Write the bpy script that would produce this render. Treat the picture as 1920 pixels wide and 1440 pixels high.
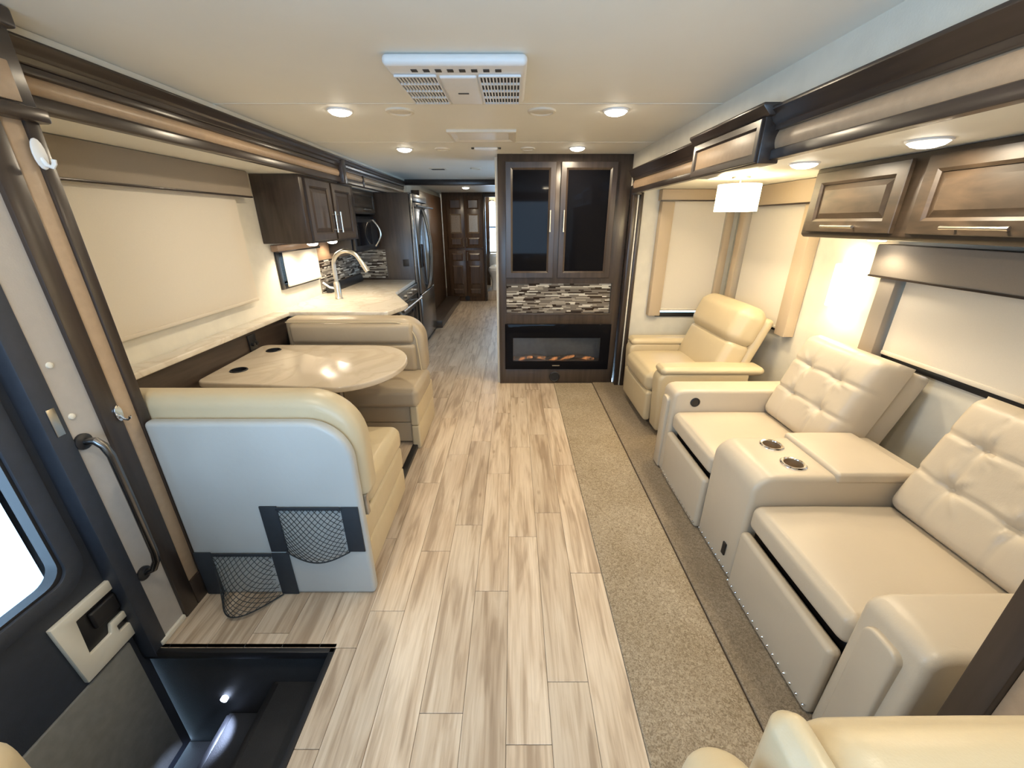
import bpy, bmesh, math, random
import numpy as np
from mathutils import Vector, Matrix

for o in list(bpy.data.objects):
    bpy.data.objects.remove(o, do_unlink=True)
SC = bpy.context.scene
COL = SC.collection
random.seed(7)
PI = math.pi

# ------------------------------------------------------------------ camera
cam_d = bpy.data.cameras.new('camera')
cam = bpy.data.objects.new('camera', cam_d)
COL.objects.link(cam)
cam.location = (0, 0, 1.56)
cam.rotation_euler = (math.radians(90 - 22.0), 0, 0)
cam_d.sensor_width = 36
cam_d.lens = 36 * 750 / 1920
cam_d.shift_x = -2 / 1920
cam_d.clip_start = 0.02
SC.camera = cam

# ------------------------------------------------------------------ world and exposure
SC.view_settings.view_transform = 'Standard'
SC.view_settings.look = 'None'
SC.view_settings.exposure = 0.32
SC.view_settings.gamma = 1.0
SC.view_settings.use_curve_mapping = False
world = bpy.data.worlds.new('overcast_daylight')
SC.world = world
world.use_nodes = True
bg = world.node_tree.nodes['Background']
bg.inputs[0].default_value = (0.48, 0.72, 1.0, 1)
bg.inputs[1].default_value = 7.0
PUCK = 6.5            # watts of one ceiling puck light
WARM = (1.0, 0.83, 0.59)
GLOW = (1.0, 0.78, 0.46)

def portal(name, loc, rot, sx, sy):
    d = bpy.data.lights.new(name, 'AREA')
    d.shape = 'RECTANGLE'; d.size = sx; d.size_y = sy
    d.cycles.is_portal = True
    o = bpy.data.objects.new(name, d); COL.objects.link(o)
    o.location = loc; o.rotation_euler = rot
    return o
portal('windshield_portal', (-0.2, -1.14, 1.45), (PI / 2, 0, 0), 2.3, 1.0)
portal('door_window_portal', (-1.54, 0.60, 1.10), (0, -PI / 2, 0), 1.4, 0.9)
portal('hall_window_portal', (1.14, 4.83, 0.975), (0, PI / 2, 0), 0.95, 0.94)

# ------------------------------------------------------------------ materials
def newmat(name):
    m = bpy.data.materials.new(name); m.use_nodes = True
    nt = m.node_tree; b = nt.nodes['Principled BSDF']
    return m, nt, b

def N(nt, t, **kw):
    n = nt.nodes.new(t)
    for k, v in kw.items():
        if k in n.inputs: n.inputs[k].default_value = v
        else: setattr(n, k, v)
    return n

def rgb(c): return (c[0], c[1], c[2], 1)

def simple(name, col, rough=0.5, metal=0.0, var=0.08, scale=30, bump=0.0, bscale=200, coat=0.0, spec=0.5):
    m, nt, b = newmat(name)
    tc = N(nt, 'ShaderNodeTexCoord')
    no = N(nt, 'ShaderNodeTexNoise'); no.inputs['Scale'].default_value = scale; no.inputs['Detail'].default_value = 3
    nt.links.new(tc.outputs['Object'], no.inputs['Vector'])
    ra = N(nt, 'ShaderNodeValToRGB')
    lo = [max(0, c * (1 - var)) for c in col]; hi = [min(1, c * (1 + var)) for c in col]
    ra.color_ramp.elements[0].position = 0.3; ra.color_ramp.elements[0].color = rgb(lo)
    ra.color_ramp.elements[1].position = 0.7; ra.color_ramp.elements[1].color = rgb(hi)
    nt.links.new(no.outputs['Fac'], ra.inputs['Fac'])
    nt.links.new(ra.outputs['Color'], b.inputs['Base Color'])
    b.inputs['Roughness'].default_value = rough; b.inputs['Metallic'].default_value = metal
    b.inputs['Coat Weight'].default_value = coat
    b.inputs['Specular IOR Level'].default_value = spec
    if bump > 0:
        n2 = N(nt, 'ShaderNodeTexNoise'); n2.inputs['Scale'].default_value = bscale; n2.inputs['Detail'].default_value = 4
        nt.links.new(tc.outputs['Object'], n2.inputs['Vector'])
        bp = N(nt, 'ShaderNodeBump'); bp.inputs['Strength'].default_value = bump; bp.inputs['Distance'].default_value = 0.004
        nt.links.new(n2.outputs['Fac'], bp.inputs['Height']); nt.links.new(bp.outputs['Normal'], b.inputs['Normal'])
    return m

def wood(name, dark, light, stretch=(1, 1, 12), scale=6, rough=0.35, coat=0.15, plank=0.0):
    m, nt, b = newmat(name)
    tc = N(nt, 'ShaderNodeTexCoord'); oi = N(nt, 'ShaderNodeObjectInfo')
    mp = N(nt, 'ShaderNodeMapping')
    mp.inputs['Scale'].default_value = [1.0 / s * 4 for s in stretch]
    va = N(nt, 'ShaderNodeVectorMath', operation='SCALE'); va.inputs[3].default_value = 37.0
    cx = N(nt, 'ShaderNodeCombineXYZ')
    for k in range(3): nt.links.new(oi.outputs['Random'], cx.inputs[k])
    nt.links.new(cx.outputs[0], va.inputs[0])
    ad = N(nt, 'ShaderNodeVectorMath', operation='ADD')
    nt.links.new(tc.outputs['Object'], mp.inputs['Vector'])
    nt.links.new(mp.outputs[0], ad.inputs[0]); nt.links.new(va.outputs[0], ad.inputs[1])
    n1 = N(nt, 'ShaderNodeTexNoise'); n1.inputs['Scale'].default_value = scale; n1.inputs['Detail'].default_value = 5; n1.inputs['Distortion'].default_value = 0.6
    nt.links.new(ad.outputs[0], n1.inputs['Vector'])
    ra = N(nt, 'ShaderNodeValToRGB')
    ra.color_ramp.elements[0].position = 0.32; ra.color_ramp.elements[0].color = rgb(dark)
    ra.color_ramp.elements[1].position = 0.68; ra.color_ramp.elements[1].color = rgb(light)
    nt.links.new(n1.outputs['Fac'], ra.inputs['Fac'])
    hs = N(nt, 'ShaderNodeHueSaturation')
    mr = N(nt, 'ShaderNodeMapRange'); mr.inputs['To Min'].default_value = 1 - plank; mr.inputs['To Max'].default_value = 1 + plank
    nt.links.new(oi.outputs['Random'], mr.inputs['Value']); nt.links.new(mr.outputs[0], hs.inputs['Value'])
    nt.links.new(ra.outputs['Color'], hs.inputs['Color']); nt.links.new(hs.outputs[0], b.inputs['Base Color'])
    b.inputs['Roughness'].default_value = rough; b.inputs['Coat Weight'].default_value = coat
    b.inputs['Coat Roughness'].default_value = 0.2
    return m

def emit(name, col, strength, base=(0.8, 0.8, 0.8)):
    m, nt, b = newmat(name)
    b.inputs['Base Color'].default_value = rgb(base)
    b.inputs['Emission Color'].default_value = rgb(col); b.inputs['Emission Strength'].default_value = strength
    b.inputs['Roughness'].default_value = 0.5
    return m

def floor_wood():
    m, nt, b = newmat('whitewashed_plank')
    L = nt.links.new
    tc = N(nt, 'ShaderNodeTexCoord'); oi = N(nt, 'ShaderNodeObjectInfo')
    cx = N(nt, 'ShaderNodeCombineXYZ')
    for k in range(3): L(oi.outputs['Random'], cx.inputs[k])
    va = N(nt, 'ShaderNodeVectorMath', operation='SCALE'); va.inputs[3].default_value = 61.0; L(cx.outputs[0], va.inputs[0])
    def stream(scale_xyz, nscale, detail, dist):
        mp = N(nt, 'ShaderNodeMapping'); mp.inputs['Scale'].default_value = scale_xyz
        L(tc.outputs['Object'], mp.inputs['Vector'])
        ad = N(nt, 'ShaderNodeVectorMath', operation='ADD'); L(mp.outputs[0], ad.inputs[0]); L(va.outputs[0], ad.inputs[1])
        n = N(nt, 'ShaderNodeTexNoise'); n.inputs['Scale'].default_value = nscale; n.inputs['Detail'].default_value = detail; n.inputs['Distortion'].default_value = dist
        L(ad.outputs[0], n.inputs['Vector']); return n
    big = stream((11, 1.0, 1), 2.0, 4, 0.9)
    fine = stream((60, 2.2, 1), 2.0, 5, 0.4)
    blot = stream((3, 1.0, 1), 1.8, 2, 0.2)
    r1 = N(nt, 'ShaderNodeValToRGB')
    e = r1.color_ramp.elements
    e[0].position = 0.35; e[0].color = (0.41, 0.315, 0.225, 1)
    e[1].position = 0.58; e[1].color = (0.635, 0.53, 0.41, 1)
    x = e.new(0.47); x.color = (0.56, 0.45, 0.335, 1)
    L(big.outputs['Fac'], r1.inputs['Fac'])
    r2 = N(nt, 'ShaderNodeValToRGB')
    r2.color_ramp.elements[0].position = 0.34; r2.color_ramp.elements[0].color = (0.76, 0.72, 0.68, 1)
    r2.color_ramp.elements[1].position = 0.58; r2.color_ramp.elements[1].color = (1, 1, 1, 1)
    L(fine.outputs['Fac'], r2.inputs['Fac'])
    mx = N(nt, 'ShaderNodeMix', data_type='RGBA', blend_type='MULTIPLY'); mx.inputs['Factor'].default_value = 0.65
    L(r1.outputs['Color'], mx.inputs[6]); L(r2.outputs['Color'], mx.inputs[7])
    r3 = N(nt, 'ShaderNodeValToRGB')
    r3.color_ramp.elements[0].position = 0.3; r3.color_ramp.elements[0].color = (0.86, 0.82, 0.78, 1)
    r3.color_ramp.elements[1].position = 0.6; r3.color_ramp.elements[1].color = (1, 1, 1, 1)
    L(blot.outputs['Fac'], r3.inputs['Fac'])
    m2 = N(nt, 'ShaderNodeMix', data_type='RGBA', blend_type='MULTIPLY'); m2.inputs['Factor'].default_value = 0.9
    L(mx.outputs[2], m2.inputs[6]); L(r3.outputs['Color'], m2.inputs[7])
    # knots
    mp = N(nt, 'ShaderNodeMapping'); mp.inputs['Scale'].default_value = (5, 2.2, 1)
    L(tc.outputs['Object'], mp.inputs['Vector'])
    ad = N(nt, 'ShaderNodeVectorMath', operation='ADD'); L(mp.outputs[0], ad.inputs[0]); L(va.outputs[0], ad.inputs[1])
    vo = N(nt, 'ShaderNodeTexVoronoi'); vo.inputs['Scale'].default_value = 1.3
    L(ad.outputs[0], vo.inputs['Vector'])
    rk = N(nt, 'ShaderNodeValToRGB')
    rk.color_ramp.elements[0].position = 0.0; rk.color_ramp.elements[0].color = (0.5, 0.42, 0.36, 1)
    rk.color_ramp.elements[1].position = 0.09; rk.color_ramp.elements[1].color = (1, 1, 1, 1)
    L(vo.outputs['Distance'], rk.inputs['Fac'])
    m3 = N(nt, 'ShaderNodeMix', data_type='RGBA', blend_type='MULTIPLY'); m3.inputs['Factor'].default_value = 0.7
    L(m2.outputs[2], m3.inputs[6]); L(rk.outputs['Color'], m3.inputs[7])
    hs = N(nt, 'ShaderNodeHueSaturation')
    mr = N(nt, 'ShaderNodeMapRange'); mr.inputs['To Min'].default_value = 0.90; mr.inputs['To Max'].default_value = 1.08
    L(oi.outputs['Random'], mr.inputs['Value']); L(mr.outputs[0], hs.inputs['Value'])
    L(m3.outputs[2], hs.inputs['Color']); L(hs.outputs[0], b.inputs['Base Color'])
    b.inputs['Roughness'].default_value = 0.42
    return m

def leather(name, col, rough=0.38):
    m, nt, b = newmat(name)
    L = nt.links.new
    tc = N(nt, 'ShaderNodeTexCoord')
    no = N(nt, 'ShaderNodeTexNoise'); no.inputs['Scale'].default_value = 5; no.inputs['Detail'].default_value = 3
    L(tc.outputs['Object'], no.inputs['Vector'])
    ra = N(nt, 'ShaderNodeValToRGB')
    ra.color_ramp.elements[0].color = rgb([c * 0.93 for c in col]); ra.color_ramp.elements[1].color = rgb([min(1, c * 1.05) for c in col])
    L(no.outputs['Fac'], ra.inputs['Fac']); L(ra.outputs['Color'], b.inputs['Base Color'])
    vo = N(nt, 'ShaderNodeTexVoronoi'); vo.inputs['Scale'].default_value = 350
    L(tc.outputs['Object'], vo.inputs['Vector'])
    n2 = N(nt, 'ShaderNodeTexNoise'); n2.inputs['Scale'].default_value = 9; n2.inputs['Detail'].default_value = 4
    L(tc.outputs['Object'], n2.inputs['Vector'])
    b1 = N(nt, 'ShaderNodeBump'); b1.inputs['Strength'].default_value = 0.12; b1.inputs['Distance'].default_value = 0.001
    L(vo.outputs['Distance'], b1.inputs['Height'])
    b2 = N(nt, 'ShaderNodeBump'); b2.inputs['Strength'].default_value = 0.25; b2.inputs['Distance'].default_value = 0.01
    L(n2.outputs['Fac'], b2.inputs['Height']); L(b1.outputs['Normal'], b2.inputs['Normal'])
    L(b2.outputs['Normal'], b.inputs['Normal'])
    b.inputs['Roughness'].default_value = rough
    return m

def carpet_mat(name, a, c):
    m, nt, b = newmat(name); L = nt.links.new
    tc = N(nt, 'ShaderNodeTexCoord')
    n1 = N(nt, 'ShaderNodeTexNoise'); n1.inputs['Scale'].default_value = 105; n1.inputs['Detail'].default_value = 4; n1.inputs['Distortion'].default_value = 1.5
    n2 = N(nt, 'ShaderNodeTexNoise'); n2.inputs['Scale'].default_value = 3.0; n2.inputs['Detail'].default_value = 3
    L(tc.outputs['Object'], n1.inputs['Vector']); L(tc.outputs['Object'], n2.inputs['Vector'])
    ra = N(nt, 'ShaderNodeValToRGB'); ra.color_ramp.elements[0].position = 0.36; ra.color_ramp.elements[1].position = 0.64
    ra.color_ramp.elements[0].color = rgb(a); ra.color_ramp.elements[1].color = rgb(c)
    L(n1.outputs['Fac'], ra.inputs['Fac'])
    rb = N(nt, 'ShaderNodeValToRGB'); rb.color_ramp.elements[0].position = 0.35; rb.color_ramp.elements[1].position = 0.6
    rb.color_ramp.elements[0].color = (0.86, 0.84, 0.80, 1); rb.color_ramp.elements[1].color = (1, 1, 1, 1)
    L(n2.outputs['Fac'], rb.inputs['Fac'])
    mx = N(nt, 'ShaderNodeMix', data_type='RGBA', blend_type='MULTIPLY'); mx.inputs['Factor'].default_value = 1
    L(ra.outputs['Color'], mx.inputs[6]); L(rb.outputs['Color'], mx.inputs[7]); L(mx.outputs[2], b.inputs['Base Color'])
    bp = N(nt, 'ShaderNodeBump'); bp.inputs['Strength'].default_value = 0.8; bp.inputs['Distance'].default_value = 0.004
    L(n1.outputs['Fac'], bp.inputs['Height']); L(bp.outputs['Normal'], b.inputs['Normal'])
    b.inputs['Roughness'].default_value = 0.95; b.inputs['Specular IOR Level'].default_value = 0.1
    return m

def marble(name, base, vein, scale=3.0):
    m, nt, b = newmat(name); L = nt.links.new
    tc = N(nt, 'ShaderNodeTexCoord')
    n1 = N(nt, 'ShaderNodeTexNoise'); n1.inputs['Scale'].default_value = scale; n1.inputs['Detail'].default_value = 6; n1.inputs['Distortion'].default_value = 1.8
    L(tc.outputs['Object'], n1.inputs['Vector'])
    ra = N(nt, 'ShaderNodeValToRGB'); e = ra.color_ramp.elements
    e[0].position = 0.40; e[0].color = rgb(base); e[1].position = 0.58; e[1].color = rgb([min(1, c * 1.05) for c in base])
    x = e.new(0.50); x.color = rgb(vein); y = e.new(0.455); y.color = rgb(base)
    L(n1.outputs['Fac'], ra.inputs['Fac']); L(ra.outputs['Color'], b.inputs['Base Color'])
    b.inputs['Roughness'].default_value = 0.16
    return m

def glass_pane(name, tint=(1, 1, 1)):
    m = bpy.data.materials.new(name); m.use_nodes = True
    nt = m.node_tree; nt.nodes.clear()
    out = N(nt, 'ShaderNodeOutputMaterial'); mx = N(nt, 'ShaderNodeMixShader')
    tr = N(nt, 'ShaderNodeBsdfTransparent'); tr.inputs['Color'].default_value = rgb(tint)
    gl = N(nt, 'ShaderNodeBsdfGlossy'); gl.inputs['Roughness'].default_value = 0.02
    fr = N(nt, 'ShaderNodeFresnel'); fr.inputs['IOR'].default_value = 1.45
    nt.links.new(fr.outputs[0], mx.inputs[0]); nt.links.new(tr.outputs[0], mx.inputs[1]); nt.links.new(gl.outputs[0], mx.inputs[2])
    nt.links.new(mx.outputs[0], out.inputs[0])
    return m

def fabric(name, col, trans=0.0, rough=0.9, wscale=400):
    m, nt, b = newmat(name); L = nt.links.new
    tc = N(nt, 'ShaderNodeTexCoord')
    n1 = N(nt, 'ShaderNodeTexNoise'); n1.inputs['Scale'].default_value = wscale; n1.inputs['Detail'].default_value = 2
    L(tc.outputs['Object'], n1.inputs['Vector'])
    ra = N(nt, 'ShaderNodeValToRGB')
    ra.color_ramp.elements[0].color = rgb([c * 0.93 for c in col]); ra.color_ramp.elements[1].color = rgb([min(1, c * 1.05) for c in col])
    L(n1.outputs['Fac'], ra.inputs['Fac']); L(ra.outputs['Color'], b.inputs['Base Color'])
    b.inputs['Roughness'].default_value = rough; b.inputs['Specular IOR Level'].default_value = 0.2
    if trans > 0:
        out = [n for n in nt.nodes if n.type == 'OUTPUT_MATERIAL'][0]
        t = N(nt, 'ShaderNodeBsdfTranslucent'); L(ra.outputs['Color'], t.inputs['Color'])
        mx = N(nt, 'ShaderNodeMixShader'); mx.inputs[0].default_value = trans
        L(b.outputs[0], mx.inputs[1]); L(t.outputs[0], mx.inputs[2]); L(mx.outputs[0], out.inputs[0])
    return m

def ember_mat():
    m, nt, b = newmat('ember_log'); L = nt.links.new
    tc = N(nt, 'ShaderNodeTexCoord')
    n1 = N(nt, 'ShaderNodeTexNoise'); n1.inputs['Scale'].default_value = 14; n1.inputs['Detail'].default_value = 4
    L(tc.outputs['Object'], n1.inputs['Vector'])
    ra = N(nt, 'ShaderNodeValToRGB'); ra.color_ramp.elements[0].position = 0.5; ra.color_ramp.elements[1].position = 0.66
    ra.color_ramp.elements[0].color = (0.0, 0, 0, 1); ra.color_ramp.elements[1].color = (1.0, 0.33, 0.08, 1)
    L(n1.outputs['Fac'], ra.inputs['Fac']); L(ra.outputs['Color'], b.inputs['Emission Color'])
    b.inputs['Emission Strength'].default_value = 0.55
    b.inputs['Base Color'].default_value = (0.16, 0.11, 0.08, 1); b.inputs['Roughness'].default_value = 0.9
    return m

MT = {}
MT['ceil'] = simple('ceiling_vinyl', (0.86, 0.85, 0.78), 0.55, var=0.015, scale=3, bump=0.05, bscale=400)
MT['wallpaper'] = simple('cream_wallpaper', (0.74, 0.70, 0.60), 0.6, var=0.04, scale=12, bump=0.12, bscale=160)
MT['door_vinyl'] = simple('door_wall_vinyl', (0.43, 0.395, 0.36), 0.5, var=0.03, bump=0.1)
MT['wood'] = wood('dark_walnut', (0.036, 0.025, 0.019), (0.064, 0.045, 0.034), (1, 1, 12), 7, 0.32, 0.15)
MT['woodh'] = wood('dark_walnut_horizontal', (0.038, 0.027, 0.021), (0.068, 0.049, 0.038), (1, 12, 1), 7, 0.32, 0.15)
MT['woodx'] = wood('dark_walnut_across', (0.052, 0.033, 0.022), (0.092, 0.060, 0.041), (12, 1, 1), 7, 0.32, 0.2)
MT['woodw'] = wood('warm_walnut', (0.030, 0.020, 0.012), (0.066, 0.044, 0.027), (12, 3, 1), 5, 0.42, 0.06)
MT['woodk'] = wood('hall_walnut', (0.055, 0.029, 0.015), (0.105, 0.058, 0.031), (1, 1, 12), 6, 0.33, 0.2)
MT['woodpale'] = wood('tan_panel_wood', (0.30, 0.19, 0.115), (0.42, 0.28, 0.175), (1, 12, 1), 5, 0.4, 0.1)
MT['trim'] = wood('espresso_trim', (0.028, 0.019, 0.015), (0.045, 0.031, 0.024), (1, 12, 1), 8, 0.30, 0.25)
MT['trimv'] = wood('espresso_post', (0.028, 0.019, 0.015), (0.045, 0.031, 0.024), (1, 1, 12), 8, 0.34, 0.2)
MT['taupe'] = simple('taupe_vinyl_panel', (0.44, 0.315, 0.205), 0.36, var=0.05, scale=40, bump=0.1, bscale=300)
MT['taupe_fabric'] = fabric('valance_fabric', (0.33, 0.285, 0.235), 0, 0.8, 260)
MT['tan_fabric'] = fabric('lambrequin_fabric', (0.52, 0.42, 0.30), 0, 0.75, 260)
MT['shade'] = fabric('roller_shade', (0.78, 0.71, 0.60), 0.12, 0.85, 500)
MT['floor'] = floor_wood()
MT['subfloor'] = simple('subfloor_brown', (0.20, 0.15, 0.11), 0.8)  # brown of the slab under the planks and of the slide platform
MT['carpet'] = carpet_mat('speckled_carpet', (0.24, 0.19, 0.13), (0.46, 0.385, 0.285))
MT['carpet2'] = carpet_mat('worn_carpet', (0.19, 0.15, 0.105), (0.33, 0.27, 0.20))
MT['leather'] = leather('cream_leather', (0.55, 0.47, 0.36), 0.36)
MT['leather_w'] = leather('warm_cream_leather', (0.56, 0.465, 0.305), 0.36)  # pendant glow on the recliner put into this colour; benches and seats share it
MT['leather_b'] = leather('pale_cream_leather', (0.45, 0.465, 0.455), 0.34)
MT['leather_d'] = leather('taupe_bench_leather', (0.42, 0.345, 0.245), 0.40)
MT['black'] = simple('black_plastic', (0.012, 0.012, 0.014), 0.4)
MT['blackgloss'] = simple('black_glass', (0.006, 0.006, 0.008), 0.04, var=0.0, spec=0.07)
MT['tread'] = simple('black_rubber_tread', (0.026, 0.026, 0.028), 0.6, bump=0.3)
MT['darkblue'] = simple('dark_door_vinyl', (0.030, 0.036, 0.050), 0.5, bump=0.1)
MT['net'] = simple('black_netting', (0.018, 0.022, 0.026), 0.8)
MT['band'] = simple('black_webbing', (0.018, 0.024, 0.032), 0.7, bump=0.2, bscale=500)
MT['white'] = simple('white_plastic', (0.84, 0.84, 0.83), 0.4, var=0.01)
MT['cream_plastic'] = simple('cream_plastic', (0.74, 0.70, 0.60), 0.45, var=0.01)
MT['greyduct'] = simple('duct_shadow', (0.045, 0.042, 0.04), 0.7)
MT['nickel'] = simple('brushed_nickel', (0.72, 0.68, 0.60), 0.28, 1.0, var=0.03)
MT['chrome'] = simple('chrome', (0.85, 0.85, 0.86), 0.08, 1.0, var=0.0)
MT['steel'] = simple('stainless_steel', (0.50, 0.48, 0.45), 0.26, 1.0, var=0.04)
MT['darksteel'] = simple('dark_stainless', (0.20, 0.19, 0.185), 0.25, 1.0, var=0.04)
MT['bronze'] = simple('cup_metal', (0.55, 0.45, 0.32), 0.33, 0.75, var=0.05)
MT['counter'] = marble('cream_solid_surface', (0.74, 0.68, 0.58), (0.67, 0.60, 0.49), 3.0)
MT['table'] = marble('table_laminate', (0.58, 0.50, 0.395), (0.53, 0.45, 0.345), 1.6)
MT['glass'] = glass_pane('clear_glass', (0.95, 0.98, 1.0))
MT['carpet_door'] = simple('grey_door_carpet', (0.20, 0.20, 0.19), 0.9, bump=0.3)
MT['porcelain'] = simple('porcelain', (0.86, 0.86, 0.84), 0.12, var=0.0)
MT['frosted'] = simple('textured_insert', (0.30, 0.22, 0.15), 0.22, 0.4, var=0.12, scale=60)
MT['lens'] = emit('puck_lens', (1.0, 0.92, 0.78), 16.0)
MT['shade_lit'] = emit('lit_lampshade', (1.0, 0.80, 0.46), 10.0, (0.9, 0.86, 0.78))
MT['led'] = emit('blue_white_led', (0.6, 0.72, 1.0), 9.0)
MT['ember'] = ember_mat()
MT['firebox'] = simple('firebox_back', (0.15, 0.135, 0.125), 0.6)
MT['tile_a'] = simple('tile_dark_brown', (0.035, 0.022, 0.016), 0.12, var=0.0)
MT['tile_b'] = simple('tile_taupe', (0.20, 0.175, 0.15), 0.14, var=0.0)
MT['tile_c'] = simple('tile_sand', (0.37, 0.335, 0.285), 0.16, var=0.0)
MT['tile_d'] = simple('tile_pearl', (0.68, 0.65, 0.58), 0.12, var=0.0)
MT['grout'] = simple('grout', (0.20, 0.17, 0.14), 0.9)

# ------------------------------------------------------------------ mesh helpers
def M_box(x0, x1, y0, y1, z0, z1):
    v = [(x, y, z) for x in (x0, x1) for y in (y0, y1) for z in (z0, z1)]
    f = [(0, 1, 3, 2), (4, 6, 7, 5), (0, 4, 5, 1), (2, 3, 7, 6), (0, 2, 6, 4), (1, 5, 7, 3)]
    return v, f

def join(*ms):
    V, F = [], []
    for v, f in ms:
        n = len(V); V += [tuple(p) for p in v]; F += [tuple(i + n for i in q) for q in f]
    return V, F

def xf(m, mat):
    return [tuple(mat @ Vector(p)) for p in m[0]], m[1]

def rot_about(m, axis, ang, piv):
    T = Matrix.Translation(piv) @ Matrix.Rotation(ang, 4, axis) @ Matrix.Translation(-Vector(piv))
    return xf(m, T)

def M_rbox(x0, x1, y0, y1, z0, z1, r=0.03, n=3, puff=None, inner=4):
    """rounded box; puff=(px,py,pz) bulges the faces outwards (metres)"""
    h = np.array([(x1 - x0) / 2, (y1 - y0) / 2, (z1 - z0) / 2]); c = np.array([(x1 + x0) / 2, (y1 + y0) / 2, (z1 + z0) / 2])
    r = min(r, h.min() * 0.98)
    def line(hh):
        a = [hh - r + r * math.tan(t * PI / 4 / n) for t in range(n + 1)]
        mid = list(np.linspace(-(hh - r), hh - r, inner + 1))
        return [-q for q in a[::-1]][:-1] + mid + a[1:]
    lines = [line(hh) for hh in h]
    V, F, key = [], [], {}
    def vid(p):
        k = tuple(np.round(p, 6))
        if k in key: return key[k]
        q = np.clip(p, -(h - r), h - r); d = p - q; L = np.linalg.norm(d)
        w = q + d / L * r if L > 1e-9 else p.copy()
        if puff is not None:
            nd = d / L if L > 1e-9 else np.zeros(3)
            s = 1 - np.clip(np.abs(p / h), 0, 1) ** 2
            for a in range(3):
                if puff[a]:
                    b_, c_ = (a + 1) % 3, (a + 2) % 3
                    w[a] += nd[a] * puff[a] * (max(s[b_], 0) * max(s[c_], 0)) ** 0.5
        key[k] = len(V); V.append(tuple(w + c)); return key[k]
    for a in range(3):
        b_, c_ = (a + 1) % 3, (a + 2) % 3
        for sgn in (-1, 1):
            for i in range(len(lines[b_]) - 1):
                for j in range(len(lines[c_]) - 1):
                    qs = []
                    for (ii, jj) in ((i, j), (i + 1, j), (i + 1, j + 1), (i, j + 1)):
                        p = np.zeros(3); p[a] = sgn * h[a]; p[b_] = lines[b_][ii]; p[c_] = lines[c_][jj]
                        qs.append(vid(p))
                    F.append(tuple(qs) if sgn > 0 else tuple(qs[::-1]))
    return V, F

def M_prism(pts, axis, a, b):
    """polygon (2D in the other two axes, cyclic order) extruded along axis"""
    n = len(pts)
    def p3(p, t):
        if axis == 'x': return (t, p[0], p[1])
        if axis == 'y': return (p[0], t, p[1])
        return (p[0], p[1], t)
    V = [p3(p, a) for p in pts] + [p3(p, b) for p in pts]
    F = [tuple(range(n - 1, -1, -1)), tuple(range(n, 2 * n))] + [(i, (i + 1) % n, n + (i + 1) % n, n + i) for i in range(n)]
    return V, F

def M_tube(pts, r, n=10, rads=None):
    pts = [Vector(p) for p in pts]; V, F = [], []
    up = Vector((0.123, 0.456, 0.88)).normalized(); prev = None
    for i, p in enumerate(pts):
        t = (pts[min(i + 1, len(pts) - 1)] - pts[max(i - 1, 0)]).normalized()
        if prev is None:
            a = t.cross(up)
            if a.length < 1e-3: a = t.cross(Vector((1, 0, 0)))
            a.normalize()
        else:
            a = prev - t * prev.dot(t); a.normalize()
        prev = a; b = t.cross(a)
        rr = rads[i] if rads else r
        for k in range(n):
            th = 2 * PI * k / n
            V.append(tuple(p + (a * math.cos(th) + b * math.sin(th)) * rr))
    for i in range(len(pts) - 1):
        for k in range(n):
            k2 = (k + 1) % n
            F.append((i * n + k, i * n + k2, (i + 1) * n + k2, (i + 1) * n + k))
    F.append(tuple(range(n - 1, -1, -1))); F.append(tuple(range((len(pts) - 1) * n, len(pts) * n)))
    return V, F

def M_lathe(prof, c, n=24, axis='z', closed=False):
    V, F = [], []
    for (r, h) in prof:
        for k in range(n):
            th = 2 * PI * k / n; x, y = r * math.cos(th), r * math.sin(th)
            if axis == 'z': V.append((c[0] + x, c[1] + y, c[2] + h))
            elif axis == 'x': V.append((c[0] + h, c[1] + x, c[2] + y))
            else: V.append((c[0] + x, c[1] + h, c[2] + y))
    for i in range(len(prof) - 1):
        for k in range(n):
            k2 = (k + 1) % n
            F.append((i * n + k, i * n + k2, (i + 1) * n + k2, (i + 1) * n + k))
    if closed:
        i = (len(prof) - 1) * n
        for k in range(n): F.append((i + k, i + (k + 1) % n, (k + 1) % n, k))
    else:
        F.append(tuple(range(n - 1, -1, -1))); F.append(tuple(range((len(prof) - 1) * n, len(prof) * n)))
    return V, F

def arc(cx, cy, r, a0, a1, n=6):
    return [(cx + r * math.cos(math.radians(a0 + (a1 - a0) * i / n)), cy + r * math.sin(math.radians(a0 + (a1 - a0) * i / n))) for i in range(n + 1)]

W = {}
def _link(o, wl, parent):
    COL.objects.link(o); W[o.name] = Vector(wl)
    if parent is not None:
        o.parent = parent; o.location = Vector(wl) - W[parent.name]
    else:
        o.location = wl

def ob(name, m, mat, parent=None, bevel=0, seg=2, smooth=True, ang=35, mats=None, midx=None):
    v, f = m
    a = np.array(v); c = (a.min(0) + a.max(0)) / 2; c[2] = a[:, 2].min() if parent is None else c[2]
    me = bpy.data.meshes.new(name)
    me.from_pydata([tuple(p) for p in (a - c)], [], f)
    bm = bmesh.new(); bm.from_mesh(me)
    if midx is not None:
        bm.faces.ensure_lookup_table()
        for i, k in enumerate(midx): bm.faces[i].material_index = k
    bmesh.ops.recalc_face_normals(bm, faces=bm.faces)
    if bevel > 0:
        es = [e for e in bm.edges if len(e.link_faces) == 2 and e.calc_face_angle(0) > math.radians(30)]
        bmesh.ops.bevel(bm, geom=es, offset=bevel, segments=seg, affect='EDGES', profile=0.5, clamp_overlap=True)
    bm.to_mesh(me); bm.free()
    if bevel > 0 and ang == 35: ang = 25      # keep flat faces flat beside their bevels
    if smooth:
        for p in me.polygons: p.use_smooth = True
        me.set_sharp_from_angle(angle=math.radians(ang))
    for q in (mats if mats else [mat]): me.materials.append(MT[q])
    o = bpy.data.objects.new(name, me)
    _link(o, c, parent)
    return o

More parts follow.
